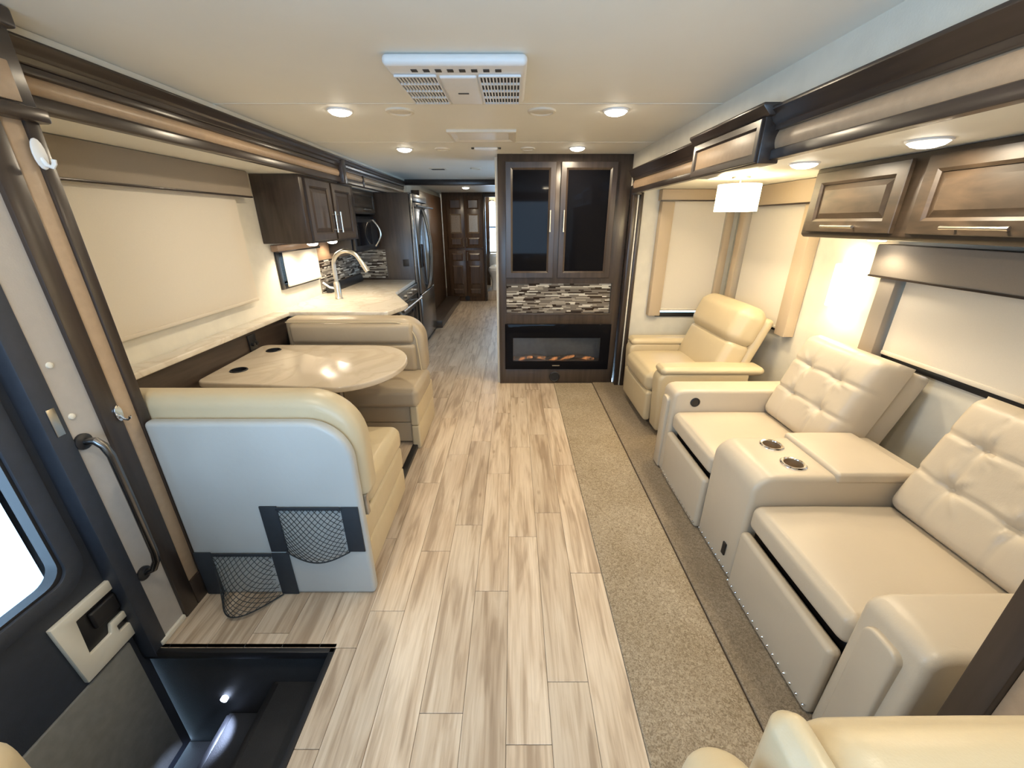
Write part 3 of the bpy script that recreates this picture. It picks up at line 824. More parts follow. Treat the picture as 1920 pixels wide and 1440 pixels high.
def hook(label, y, z, big, mat):
    h = thing('adhesive_hook', label, 'hook', (XD + .006, y, z), 'adhesive hooks on the post')
    s = big
    pts = [(y + s * .35 * math.cos(t), z + s * .75 * math.sin(t)) for t in np.linspace(0, 2 * PI, 17)[:-1]]
    ob('back_plate', M_prism(pts, 'x', XD + .014, XD + .020), mat, h, bevel=0.002)
    ob('hook_arm', M_tube([(XD + .018, y, z - s * .2), (XD + .028, y, z - s * .55), (XD + .042, y, z - s * .62), (XD + .050, y, z - s * .45), (XD + .052, y, z - s * .25)], s * .11, 8), mat, h)
hook('large white adhesive hook high on the post', 1.335, 1.745, 0.055, 'white')
hook('small clear adhesive hook lower on the post', 1.262, 0.94, 0.040, 'chrome')

# =====================================================================  DINETTE
sp = sroot('floor_slide_left', (-1.3, 2.3, 0), 'raised slide-out floor under the dinette with dark edge strip', 'floor')
box('platform', (LB, -0.745, 1.34, 3.14, -0.005, 0.022), 'subfloor', sp, bevel=0.002)
for k, xx in enumerate((-0.893, -1.042, -1.191, -1.34)):
    plank(xx, xx + PW - .002, 2.05 - 0.1 * (k % 2), 2.75, sp, 0.028)
box('edge_strip', (-0.745, -0.705, 1.36, 3.14, -0.0, 0.034), 'black', sp, bevel=0.006)

def outline(x0, x1, z0, z1, r, n=10):
    return [(x0, z0), (x1, z0)] + arc(x1 - r, z1 - r, r, 0, 90, n) + [(x0, z1)]
DZ = 0.036   # top of slide floor edge
b1 = thing('dinette_bench', 'cream dinette bench nearest the entry door, seen from behind', 'bench', (-1.1, 1.7, 0), 'dinette benches')
ob('back_panel', M_prism(outline(-1.384, -0.622, 0.0, 0.868, 0.17), 'y', 1.325, 1.375), 'leather_b', b1, bevel=0.018, seg=4, ang=50)
ob('back_cushion', M_prism(outline(-1.70, -0.600, 0.47, 0.950, 0.21), 'y', 1.377, 1.510), 'leather_w', b1, bevel=0.05, seg=5, ang=60)
cush('seat_cushion', (-1.78, -0.655, 1.51, 2.06, 0.335, 0.475), 'leather_w', b1, r=0.045, puff=(0.006, 0.012, 0.012))
box('base', (-1.78, -0.725, 1.38, 2.03, 0.037, 0.335), 'leather_d', b1)
cush('side_panel', (-0.725, -0.660, 1.376, 2.045, 0.20, 0.337), 'leather_w', b1, r=0.014, puff=(0.008, 0, 0))
cush('side_panel', (-0.725, -0.660, 1.376, 2.045, 0.036, 0.197), 'leather_w', b1, r=0.014, puff=(0.008, 0, 0))
box('hinge_bracket', (-0.64, -0.615, 1.376, 1.40, 0.40, 0.50), 'steel', b1, bevel=0.004)
box('front_panel', (-1.70, -0.68, 2.03, 2.05, 0.037, 0.335), 'leather_d', b1, bevel=0.006)

b2 = thing('dinette_bench', 'tan dinette bench backing onto the kitchen counter', 'bench', (-1.1, 2.9, 0), 'dinette benches')
box('base', (-1.78, -0.74, 2.635, 3.10, 0.037, 0.345), 'leather_d', b2)
cush('front_panel', (-1.76, -0.742, 2.605, 2.637, 0.205, 0.335), 'leather_d', b2, r=0.010, puff=(0, 0.004, 0))
cush('front_panel', (-1.76, -0.742, 2.605, 2.637, 0.045, 0.202), 'leather_d', b2, r=0.010, puff=(0, 0.004, 0))
cush('side_panel', (-0.74, -0.682, 2.58, 3.135, 0.19, 0.345), 'leather_w', b2, r=0.012, puff=(0.006, 0, 0))
cush('side_panel', (-0.74, -0.682, 2.58, 3.135, 0.0, 0.187), 'leather_w', b2, r=0.012, puff=(0.006, 0, 0))
cush('seat_cushion', (-1.78, -0.665, 2.545, 3.02, 0.345, 0.485), 'leather_d', b2, r=0.04, puff=(0.006, 0.008, 0.014))
bk = ob('backrest', M_prism(outline(-1.72, -0.680, 0.46, 0.890, 0.17), 'y', 2.945, 3.125), 'leather_d', b2, bevel=0.045, seg=5, ang=60)
ob('upper_roll', M_rbox(-1.68, -0.755, 2.918, 2.99, 0.705, 0.862, r=0.034, n=4, puff=(0, 0.012, 0.0), inner=6), 'leather_d', bk, ang=60)
ob('lower_roll', M_rbox(-1.68, -0.745, 2.918, 2.99, 0.485, 0.702, r=0.030, n=4, puff=(0, 0.012, 0.0), inner=6), 'leather_d', bk, ang=60)
pp = [(-1.70, 2.940, 0.868)] + [(p[0], 2.940, p[1]) for p in reversed(arc(-0.895, 0.705, 0.163, 0, 90, 10))] + [(-0.715, 2.940, 0.49)]
ob('piping', M_tube(pp, 0.005, 8), 'leather_w', bk)

# table
TZ = 0.745
tb = thing('dinette_table', 'cream laminate dinette table with rounded end and two black cup holders', 'table', (-1.3, 2.35, 0.036))
tpts = arc(-1.74, 2.725, 0.05, 90, 180, 5) + arc(-1.70, 2.10, 0.06, 180, 262, 5) + [(-1.02, 1.975)] + \
       [(-1.00 + 0.325 * math.cos(t), 2.365 + 0.40 * math.sin(t)) for t in np.linspace(-PI / 2 + .12, PI / 2, 22)]
top = ob('tabletop', M_prism(tpts, 'z', TZ - .036, TZ), 'table', tb, bevel=0.011, seg=4, ang=20)
cut(top, [M_cyl((-1.63, 2.235), 0.041, TZ - .06, TZ + .05), M_cyl((-1.645, 2.635), 0.041, TZ - .06, TZ + .05)])
for (cx, cy) in ((-1.63, 2.235), (-1.645, 2.635)):
    ob('cup_holder', M_lathe([(0.049, 0.0), (0.046, 0.005), (0.041, 0.005), (0.038, -0.05), (0, -0.05), (0, -0.053), (0.0405, -0.053), (0.0405, 0.0)], (cx, cy, TZ), 24, 'z', True), 'black', tb)
box('wall_bracket', (-1.795, -1.50, 2.30, 2.42, TZ - .09, TZ - .036), 'black', tb, bevel=0.006)
ob('leg', M_tube([(-1.12, 2.36, 0.037), (-1.12, 2.36, TZ - .036)], 0.032, 16), 'darksteel', tb)
ob('leg_base', M_lathe([(0, 0), (0.10, 0), (0.09, 0.012), (0.04, 0.03), (0, 0.03)], (-1.12, 2.36, 0.036), 24), 'darksteel', tb)

# wainscot and ledge below the dinette window
wn = sroot('trim_8', (-1.8, 2.2, 0), 'dark wood wainscot panel along the dinette wall', 'trim')
box('wainscot', (LB, -1.80, 1.30, 3.155, 0.037, 0.868), 'woodh', wn, bevel=0.002)
lg = tag(ob('window_ledge', M_prism([(LB + .001, 1.30), (-1.775, 1.30), (-1.775, 3.155), (LB + .001, 3.155)], 'z', 0.869, 0.902), 'counter', None, bevel=0.008, seg=4, ang=20), 'cream solid-surface ledge under the dinette window', 'ledge')
so = thing('wall_socket', 'black power socket on the wainscot beside the tan bench', 'socket', (-1.799, 2.70, 0.80))
box('cover', (-1.799, -1.788, 2.62, 2.70, 0.74, 0.85), 'black', so, bevel=0.003)
for yy in (2.642, 2.678):
    ob('outlet_cap', M_lathe([(0, 0), (0.014, 0), (0.013, 0.02), (0, 0.022)], (-1.788, yy, 0.785), 12, 'x'), 'black', so)

# mesh pockets on the bench back
def pocket(label, x0, x1, z0, z1, drop, bw, yb, tilt):
    p = thing('mesh_pocket', label, 'pocket', ((x0 + x1) / 2, yb, z0), 'net pockets on the bench back')
    box('side_band', (x0, x0 + bw, yb - .006, yb, z0, z1), 'band', p, bevel=0.002)
    box('side_band', (x1 - bw, x1, yb - .006, yb, z0, z1 - .004), 'band', p, bevel=0.002)
    box('top_band', (x0 + bw, x1 - bw, yb - .010, yb - .004, z1 - .018, z1 - .002), 'band', p, bevel=0.002)
    xa, xb = x0 + bw - .006, x1 - bw + .006
    def S(u, v):
        s = math.sin(PI * u)
        return (xa + (xb - xa) * u, yb - .007 - 0.035 * s * math.sin(PI * min(v, 1) * 0.8) - tilt * v * s, z1 - .012 - v * (z1 - z0 + drop * s - .012))
    parts = []
    n = 22
    for k in range(-n, n + 1):
        for sg in (1, -1):
            pts = []
            for t in np.linspace(0, 1, 15):
                u = k / 11.0 + sg * t * 0.9 + (0 if sg > 0 else 0.0)
                if 0 <= u <= 1: pts.append(S(u, t))
            if len(pts) >= 2: parts.append(M_tube(pts, 0.0014, 4))
    parts.append(M_tube([S(u, 1) for u in np.linspace(0, 1, 19)], 0.003, 6))
    o = ob('net', join(*parts), 'net', p); o['kind'] = 'stuff'
    return p
pocket('upper black net pocket hanging on the bench back', -1.035, -0.632, 0.252, 0.490, 0.04, 0.072, 1.324, 0.0)
pocket('lower black net pocket sagging onto the floor at the bench foot', -1.375, -0.965, 0.006, 0.246, -0.02, 0.075, 1.324, 0.11)

# =====================================================================  KITCHEN
wt = tag(ob('worktop', M_prism([(LB + .001, 3.157), (-1.07, 3.157)] + arc(-1.03, 3.20, 0.043, 270, 320, 4) + [(-0.93, 3.40)] + arc(-0.96, 3.50, 0.04, 0, 40, 3) + [(-1.14, 3.98), (-1.19, 4.10), (-1.215, 5.09), (LB + .001, 5.09)], 'z', 0.862, 0.902), 'counter', None, bevel=0.009, seg=4, ang=20), 'cream marbled kitchen worktop with angled corner', 'worktop')
kb = thing('kitchen_base_cabinet', 'dark wood base cabinet under the kitchen worktop', 'cabinet', (-1.5, 3.6, 0))
ob('body', M_prism([(LB + .001, 3.175), (-1.10, 3.175), (-1.00, 3.42), (-1.20, 3.98), (-1.24, 4.10), (LB + .001, 4.10)], 'z', 0.0, 0.861), 'wood', kb, bevel=0.003)
Od = Vector((-0.997, 3.435, 0)); Ud = (Vector((-1.197, 3.975, 0)) - Od).normalized(); Nd = Vector((Ud.y, -Ud.x, 0))
for (z0, h) in ((0.10, 0.34), (0.46, 0.36)):
    panel_door(kb, Od + Vector((0, 0, z0)) + Ud * .01, Ud, (0, 0, 1), Nd, 0.55, h, 'wood', pull=((.18, h - .05), (.36, h - .05)), fw=0.05)
rg = thing('oven_range', 'stainless oven range set under the far worktop', 'oven', (-1.5, 4.6, 0))
box('body', (-1.86, -1.235, 4.115, 5.085, 0.0, 0.860), 'darksteel', rg)
box('control_panel', (-1.235, -1.195, 4.13, 5.07, 0.745, 0.858), 'steel', rg, bevel=0.006)
box('oven_door', (-1.235, -1.205, 4.13, 5.07, 0.12, 0.735), 'darksteel', rg, bevel=0.006)
box('oven_window', (-1.205, -1.202, 4.25, 4.95, 0.30, 0.60), 'blackgloss', rg, bevel=0.001)
for k in range(4):
    ob('knob', M_lathe([(0, 0), (0.022, 0), (0.020, 0.028), (0, 0.03)], (-1.195, 4.22 + k * 0.24, 0.80), 16, 'x'), 'steel', rg)
ob('oven_handle', M_pull((-1.205, 4.16, 0.69), (-1.205, 5.04, 0.69), (1, 0, 0), 0.012, 0.06), 'steel', rg)
# faucet
fc = thing('faucet', 'tall brushed nickel gooseneck faucet on the worktop', 'faucet', (-1.615, 3.74, 0.902))
fx, fy = -1.615, 3.74
ob('body', M_lathe([(0, 0), (0.036, 0), (0.034, 0.01), (0.030, 0.015), (0.029, 0.14), (0.022, 0.155), (0, 0.155)], (fx, fy, 0.902), 20), 'nickel', fc)
R = 0.125
gp = [(fx, fy, 1.04), (fx, fy, 1.20)] + [(fx + R - R * math.cos(t), fy, 1.20 + R * math.sin(t)) for t in np.linspace(0.15, PI * 0.86, 16)]
ob('spout', M_tube(gp, 0.018, 14), 'nickel', fc)
e0 = Vector(gp[-1]); dd = (Vector(gp[-1]) - Vector(gp[-2])).normalized()
ob('spray_head', M_tube([e0, e0 + dd * .012, e0 + dd * .02, e0 + dd * .12], 0.02, 14, [0.018, 0.018, 0.021, 0.024]), 'nickel', fc)
ob('lever', M_tube([(fx - .02, fy - .01, 1.00), (fx - .06, fy - .02, 1.01), (fx - .11, fy - .035, 1.055)], 0.01, 10), 'nickel', fc)
# cooktop with its folded black cover
ck = tag(ob('cooktop_guard', M_prism([(-1.868, 0.903), (-1.815, 0.903), (-1.825, 0.985), (-1.868, 0.985)], 'y', 4.06, 4.98), 'black', None, bevel=0.006), 'low black guard strip along the foot of the kitchen mosaic', 'guard')

# mosaic builder
def mosaic(name, parent, O, U, V_, Wn, w, h, rows, seed):
    r_ = random.Random(seed); parts, idx = [], []
    rh = h / rows
    for r in range(rows):
        u = 0 if r % 2 else -r_.random() * .03
        while u < w:
            l = r_.choice((0.045, 0.07, 0.10, 0.13)) * r_.uniform(0.8, 1.2)
            a, b = max(u, 0), min(u + l, w)
            if b - a > 0.006:
                m = fmap(M_box(a + .0008, b - .0008, r * rh + .0008, (r + 1) * rh - .0008, 0, r_.uniform(.004, .0075)), O, U, V_, Wn)
                parts.append(m); idx += [r_.choice((0, 0, 0, 1, 1, 1, 1, 1, 2, 2, 2, 3, 3))] * 6
            u += l
    o = ob(name, join(*parts), None, parent, smooth=False, mats=['tile_a', 'tile_b', 'tile_c', 'tile_d'], midx=idx)
    o['kind'] = 'stuff'
    return o
bs = thing('mosaic_backsplash', 'brown and cream mosaic backsplash behind the cooktop', 'backsplash', (LB, 4.55, 0.902))
box('grout_bed', (LB + .001, LB + .010, 4.03, 5.095, 0.903, 1.212), 'grout', bs)
mosaic('mosaic_tiles', bs, (LB + .010, 4.035, 0.905), (0, 1, 0), (0, 0, 1), (1, 0, 0), 1.055, 0.304, 24, 5)
box('grout_bed_return', (LB + .018, -1.545, 5.088, 5.097, 0.925, 1.255), 'grout', bs)
mosaic('mosaic_tiles_return', bs, (LB + .02, 5.088, 0.927), (1, 0, 0), (0, 0, 1), (0, -1, 0), 0.335, 0.326, 26, 6)
wbd = tag(box('backsplash_board', (LB + .001, LB + .018, 4.03, 5.086, 1.214, 1.407), 'woodpale', None, bevel=0.004), 'tan wood strip lit from above between upper cabinet and mosaic', 'board')

# upper cabinet
UX = -1.545
uc = thing('upper_cabinet', 'dark upper kitchen cabinet with two doors above the sink', 'cabinet', (-1.7, 3.7, 1.40))
box('body', (LB + .001, UX, 3.22, 4.26, 1.408, LZ - .001), 'wood', uc, bevel=0.004)
for (ya, w, px) in ((3.275, 0.42, 0.385), (3.735, 0.42, 0.035)):
    panel_door(uc, (UX, ya, 1.425), (0, 1, 0), (0, 0, 1), (1, 0, 0), w, 0.44, 'wood', pull=((px, .055), (px, .22)), fw=0.06)
for yy in (3.42, 3.80):
    q = ob('under_light', M_lathe([(0, 0), (0.042, 0), (0.040, -0.012), (0.028, -0.022), (0, -0.026)], (-1.62, yy, 1.408), 18), 'lens', uc)
    lamp('under_cabinet_bulb', 'SPOT', (-1.66, yy, 1.385), 11.0, None, WARM, 0.03, (0, 0, 0), 150, 0.6)
lamp('range_hood_bulb', 'SPOT', (-1.76, 4.15, 1.385), 5.0, None, WARM, 0.03, (0, 0, 0), 150, 0.6)
mw = thing('microwave', 'black built-in microwave with curved steel handle beside the upper cabinet', 'microwave', (-1.7, 4.75, 1.28))
box('body', (LB + .022, -1.64, 4.30, 5.09, 1.265, 1.62), 'black', mw, bevel=0.004)
box('door', (-1.64, -1.605, 4.32, 5.07, 1.285, 1.60), 'black', mw, bevel=0.006)
box('door_window', (-1.605, -1.602, 4.36, 4.84, 1.33, 1.56), 'blackgloss', mw, bevel=0.001)
ob('handle', M_tube([(-1.605 + .075 * math.sin(PI * t) + .002, 4.93, 1.305 + 0.28 * t) for t in np.linspace(0, 1, 14)], 0.011, 10), 'nickel', mw)
mc = thing('microwave_cabinet', 'small dark cabinet above the microwave with a lift-up door', 'cabinet', (-1.7, 4.7, 1.64))
box('body', (LB + .001, -1.62, 4.262, 5.095, 1.645, LZ - .001), 'wood', mc, bevel=0.003)
panel_door(mc, (-1.62, 4.36, 1.66), (0, 1, 0), (0, 0, 1), (1, 0, 0), 0.70, 0.215, 'woodw', pull=((.28, .03), (.46, .03)), fw=0.05)

# tall refrigerator enclosure and refrigerator
FX = -1.215
fe = thing('refrigerator_cabinet', 'tall dark wood enclosure around the refrigerator', 'cabinet', (-1.5, 5.7, 0))
box('side_panel', (LB + .001, FX, 5.10, 5.15, 0.0, LZ - .004), 'wood', fe, bevel=0.003)
box('far_panel', (LB + .001, FX, 6.10, 6.14, 0.0, LZ - .004), 'wood', fe, bevel=0.003)
box('header', (LB + .001, FX, 5.151, 6.099, 1.83, LZ - .004), 'wood', fe, bevel=0.003)
box('steel_stile', (FX, FX + .025, 5.105, 5.165, 0.0, 1.87), 'darksteel', fe, bevel=0.006)
box('steel_stile', (FX - .02, FX + .018, 5.166, 5.205, 0.0, 1.83), 'steel', fe, bevel=0.006)
ob('soffit_band', M_prism([(XL + .0, 1.80), (FX, 1.80), (FX, 1.885), (XL, 1.885)], 'y', 5.16, 6.14), 'trim', fe, bevel=0.004)
fr = thing('refrigerator', 'dark stainless refrigerator with curved handles and a black travel bar', 'refrigerator', (-1.5, 5.65, 0))
box('body', (-1.86, FX - .03, 5.21, 6.095, 0.02, 1.79), 'black', fr, bevel=0.004)
box('door', (FX - .03, FX + .035, 5.215, 5.645, 0.70, 1.785), 'darksteel', fr, bevel=0.012, seg=3)
box('door', (FX - .03, FX + .035, 5.655, 6.09, 0.70, 1.785), 'darksteel', fr, bevel=0.012, seg=3)
box('freezer_drawer', (FX - .03, FX + .035, 5.215, 6.09, 0.06, 0.69), 'darksteel', fr, bevel=0.012, seg=3)
box('water_dispenser', (FX + .034, FX + .039, 5.30, 5.52, 1.02, 1.30), 'blackgloss', fr, bevel=0.002)
for yy in (5.605, 5.70):
    ob('handle', M_tube([(FX + .036 + .075 * math.sin(PI * t) ** .7, yy, 0.72 + 1.0 * t) for t in np.linspace(0.001, .999, 18)], 0.014, 10), 'steel', fr)
ob('travel_bar', M_tube([(FX + .095, 5.09, 1.74), (FX + .095, 6.05, 1.74)], 0.012, 10), 'black', fr)
th = tag(box('light_switch', (-1.345, -1.275, 5.088, 5.099, 1.06, 1.14), 'black', None, bevel=0.003), 'square black switch plate on the refrigerator side panel', 'switch')

# =====================================================================  HALL
hs_ = tag(box('hall_platform', (XL + .001, -1.12, 6.25, YB - .06, 0.001, 0.115), 'woodh', None, bevel=0.006), 'low dark wood platform along the hall wall', 'platform')
hp = tag(box('room_divider', (-1.40, -1.23, 6.26, 6.34, 0.116, 1.66), 'cream_plastic', None, bevel=0.004), 'pale narrow panel standing behind the refrigerator', 'panel')
hp2 = tag(ob('hall_closet', M_box(XL + .001, -1.38, 6.50, YB - .22, 0.116, 2.0), 'woodk', None, bevel=0.006), 'dark wood closet side along the hall wall', 'closet')
wd = thing('wardrobe', 'tall brown wardrobe with panelled double doors at the end of the hall', 'wardrobe', (-0.93, YB + .3, 0))
box('carcass', (-1.40, -0.60, YB, YB + .5, 0.0, ZC), 'woodk', wd, bevel=0.004)
for c in range(2):
    x0 = -1.315 + c * 0.352; w = 0.345
    for (z0, h, pans, hz) in ((1.075, 0.97, ((0.70, 0.235), (0.255, 0.41), (0.02, 0.20)), (0.03, 0.20)), (0.10, 0.93, ((0.70, 0.20), (0.22, 0.44), (0.02, 0.17)), (0.73, 0.90))):
        d = box('door', (x0, x0 + w, YB - .022, YB - .001, z0, z0 + h), 'woodk', wd, bevel=0.003)
        for k, (pz, ph) in enumerate(pans):
            mt = 'frosted' if (k == 1 and h > .95) else 'woodk'
            ob('door_panel', fmap(M_raised(w - .10, ph - .03, 0.012, 0.0, 0.012, 0.02), (x0 + .05, YB - .022, z0 + pz + .015), (1, 0, 0), (0, 0, 1), (0, -1, 0)), mt, d, ang=20)
        hx = x0 + w - .03 if c == 0 else x0 + .03
        ob('handle', M_pull((hx, YB - .022, z0 + hz[0]), (hx, YB - .022, z0 + hz[1]), (0, -1, 0), 0.007, 0.03), 'nickel', d)
ob('floor_vent', M_lathe([(0, 0), (0.05, 0), (0.05, -0.008), (0.02, -0.01), (0, -0.01)], (-0.965, YB - .022, 0.065), 20, 'y'), 'black', wd)
tdj = sroot('door_2', (-0.55, YB + .05, 0), 'dark doorway frame beside the wardrobe with a small latch', 'doorway')
box('jamb', (-0.598, -0.55, YB, YB + .10, 0, ZC), 'trimv', tdj, bevel=0.004)
box('header', (-0.55, 0.42, YB, YB + .10, 2.02, ZC), 'trimv', tdj, bevel=0.004)
box('door_leaf', (-0.80, -0.525, 9.60, 9.64, 0.19, 2.08), 'woodk', tdj, bevel=0.004)
box('latch', (-0.56, -0.535, 9.59, 9.60, 1.16, 1.22), 'steel', tdj, bevel=0.002)
box('far_jamb', (0.42, XR + .03, YB, YB + .10, 0, ZC), 'wallpaper', tdj, bevel=0.002)
bf = box('floor_bathroom', (XL + .001, XR + .03, YB + .101, 10.29, 0.001, 0.18), 'floor', None); struct(bf, 'raised bathroom floor past the hall doorway', 'floor')
TX, TY = -0.345, 9.02
to = thing('toilet', 'white toilet glimpsed through the doorway at the end of the hall', 'toilet', (TX, TY, 0.181))
def ell(cx, cy, prof, n=24, ry=1.25):
    V, F = M_lathe([(r, z) for r, z in prof], (0, 0, 0.181), n)
    return [(cx + p[0], cy + p[1] * ry, p[2]) for p in V], F
ob('bowl', ell(TX, TY, [(0, 0.0), (0.13, 0.0), (0.125, 0.06), (0.12, 0.18), (0.15, 0.30), (0.185, 0.38), (0, 0.38)]), 'porcelain', to)
ob('seat_lid', ell(TX, TY, [(0, 0.382), (0.19, 0.382), (0.20, 0.42), (0.185, 0.47), (0.13, 0.51), (0.06, 0.53), (0, 0.535)]), 'porcelain', to)
ob('tank', M_rbox(TX - .18, TX + .18, TY + .25, TY + .43, 0.54, 0.92, r=0.03), 'porcelain', to)
vl = thing('vanity_lamp', 'small lit globe lamp seen through the hall doorway', 'lamp', (-0.50, 10.25, 1.90))
ob('bracket', M_tube([(-0.66, 10.299, 2.03), (-0.66, 10.24, 2.03), (-0.62, 10.20, 2.03), (-0.44, 10.20, 2.03)], 0.012, 8), 'black', vl)
ob('globe', M_lathe([(0, 0), (0.03, .008), (0.05, .045), (0.03, .09), (0, .10)], (-0.49, 10.20, 1.93), 16), 'shade_lit', vl)
lamp('vanity_bulb', 'POINT', (-0.1, 9.3, 1.9), 8, None, (1, .9, .75), 0.05)

# =====================================================================  FIREPLACE CABINET
CY = 3.88
CX0, CX1 = -0.135, 1.028
ec = thing('entertainment_cabinet', 'tall dark wood entertainment cabinet with two black glass doors', 'cabinet', (0.45, 4.05, 0))
ob('carcass', M_slab('y', CY, CY + .035, CX0, CX1, 0.0, ZC - .001, [(-0.075, 0.965, 0.165, 0.625), (-0.065, 0.94, 0.735, 1.02)]), 'wood', ec, bevel=0.002)
box('side_panel', (CX0 + .001, CX0 + .03, CY + .036, CY + .42, 0.0, ZC - .001), 'wood', ec)
box('side_panel', (CX1 - .03, CX1, CY + .036, CY + .42, 0.0, ZC - .001), 'wood', ec)
box('back', (CX0 + .031, CX1 - .031, CY + .40, CY + .42, 0.0, ZC - .001), 'wood', ec)
box('edge_strip', (CX0 - .024, CX0, CY + .03, CY + .06, 0.0, ZC - .02), 'cream_plastic', ec, bevel=0.003)
for (x0, x1, hx) in ((-0.066, 0.372, 0.40), (0.415, 0.90, 0.04)):
    w, h = x1 - x0, 0.965
    d = ob('door', fmap(M_ring(w, h, 0.062, 0, 0.022, 0.016, 0.01), (x0, CY, 1.075), (1, 0, 0), (0, 0, 1), (0, -1, 0)), 'wood', ec, ang=20)
    box('door_glass', (x0 + .055, x1 - .055, CY - .010, CY - .004, 1.13, 1.985), 'blackgloss', d, bevel=0)
    ob('handle', M_pull((x0 + hx - .006, CY - .022, 1.48), (x0 + hx - .006, CY - .022, 1.66), (0, -1, 0), 0.006, 0.03), 'nickel', d)
box('mosaic_back', (-0.07, 0.945, CY + .030, CY + .045, 0.73, 1.025), 'grout', ec)
mosaic('mosaic_tiles', ec, (-0.064, CY + .030, 0.737), (1, 0, 0), (0, 0, 1), (0, -1, 0), 1.002, 0.282, 24, 11)
box('shelf_lip', (-0.07, 0.945, CY - .004, CY + .034, 0.722, 0.734), 'wood', ec)
ob('floor_outlet', M_lathe([(0, 0), (0.056, 0), (0.056, -0.006), (0.048, -0.010), (0.044, -0.006), (0, -0.006)], (0.43, CY, 0.075), 28, 'y'), 'black', ec)
fp = thing('electric_fireplace', 'black electric fireplace insert with glowing logs below the mosaic', 'fireplace', (0.44, 4.0, 0.17))
ob('surround', M_slab('y', CY - .012, CY + .004, -0.080, 0.970, 0.160, 0.630, [(0.000, 0.875, 0.245, 0.490)]), 'blackgloss', fp, bevel=0.003)
box('firebox_back', (-0.03, 0.91, CY + .14, CY + .16, 0.20, 0.55), 'firebox', fp)
box('firebox_floor', (-0.03, 0.91, CY + .006, CY + .139, 0.205, 0.235), 'firebox', fp)
for k, (lx, ln, an, dz) in enumerate(((0.10, .20, 6, 0), (0.28, .17, -14, .004), (0.53, .20, 10, .003), (0.74, .20, -10, 0), (0.42, .16, 4, -.004))):
    c = Vector((lx, CY + .06 + .012 * (k % 2), 0.262 + dz)); a = math.radians(an)
    pts = [c + Vector((math.cos(a) * t * ln / 2, 0.012 * math.sin(5 * t + k), math.sin(a) * t * ln / 2)) for t in np.linspace(-1, 1, 7)]
    ob('log', M_tube(pts, 0.02, 10, [0.012, .019, .021, .020, .021, .018, .011]), 'ember', fp)
box('glass', (0.0, 0.875, CY - .004, CY - .001, 0.245, 0.49), 'glass', fp, bevel=0)
box('badge', (0.40, 0.475, CY - .0135, CY - .012, 0.196, 0.206), 'steel', fp, bevel=0)

# =====================================================================  RECLINER
rc = thing('recliner', 'cream leather swivel recliner in the far corner of the slide-out', 'armchair', (1.45, 3.2, 0.012))
ob('swivel_base', M_lathe([(0, 0), (0.25, 0), (0.25, 0.02), (0.20, 0.035), (0.10, 0.05), (0.10, 0.10), (0, 0.10)], (1.42, 3.20, 0.013), 32), 'black', rc)
cush('frame', (1.10, 1.78, 2.90, 3.52, 0.10, 0.33), 'leather_w', rc, r=0.03, puff=(0, 0, 0))
def arm_pts(x0, x1, z0, z1):
    return [(x0 + .02, z0), (x1 - .10, z0), (x1, z1 - .10), (x1, z1)] + arc(x0 + .07, z1 - .07, 0.07, 90, 180, 6)
for (ya, yb) in ((2.735, 2.895), (3.525, 3.685)):
    a = ob('arm', M_prism(arm_pts(1.075, 1.74, 0.055, 0.535), 'y', ya + .004, yb - .004), 'leather_w', rc, bevel=0.026, seg=4, ang=60)
    cush('arm_pad', (1.088, 1.84, ya, yb, 0.515, 0.575), 'leather_w', rc, r=0.029, puff=(0.004, 0.006, 0.008))
cush('seat_cushion', (1.045, 1.66, 2.905, 3.515, 0.315, 0.475), 'leather_w', rc, r=0.055, puff=(0.014, 0.004, 0.018))
cush('footrest', (1.048, 1.105, 2.885, 3.535, 0.075, 0.325), 'leather_w', rc, r=0.024, puff=(0.010, 0, 0))
piv = (1.54, 3.2, 0.42); tl = math.radians(20)
ob('backrest', rot_about(M_rbox(1.50, 1.68, 2.865, 3.56, 0.42, 0.76, r=0.05, n=4, puff=(0.02, .006, 0), inner=6), 'Y', tl, piv), 'leather_w', rc, ang=60)
ob('head_pillow', rot_about(M_rbox(1.47, 1.69, 2.850, 3.575, 0.725, 1.025, r=0.085, n=5, puff=(0.022, .004, .012), inner=6), 'Y', tl, piv), 'leather_w', rc, ang=60)
ob('back_shell', rot_about(M_rbox(1.66, 1.73, 2.86, 3.565, 0.40, 0.99, r=0.03, n=3, puff=(0.01, 0, 0), inner=4), 'Y', tl, piv), 'leather_w', rc, ang=60)

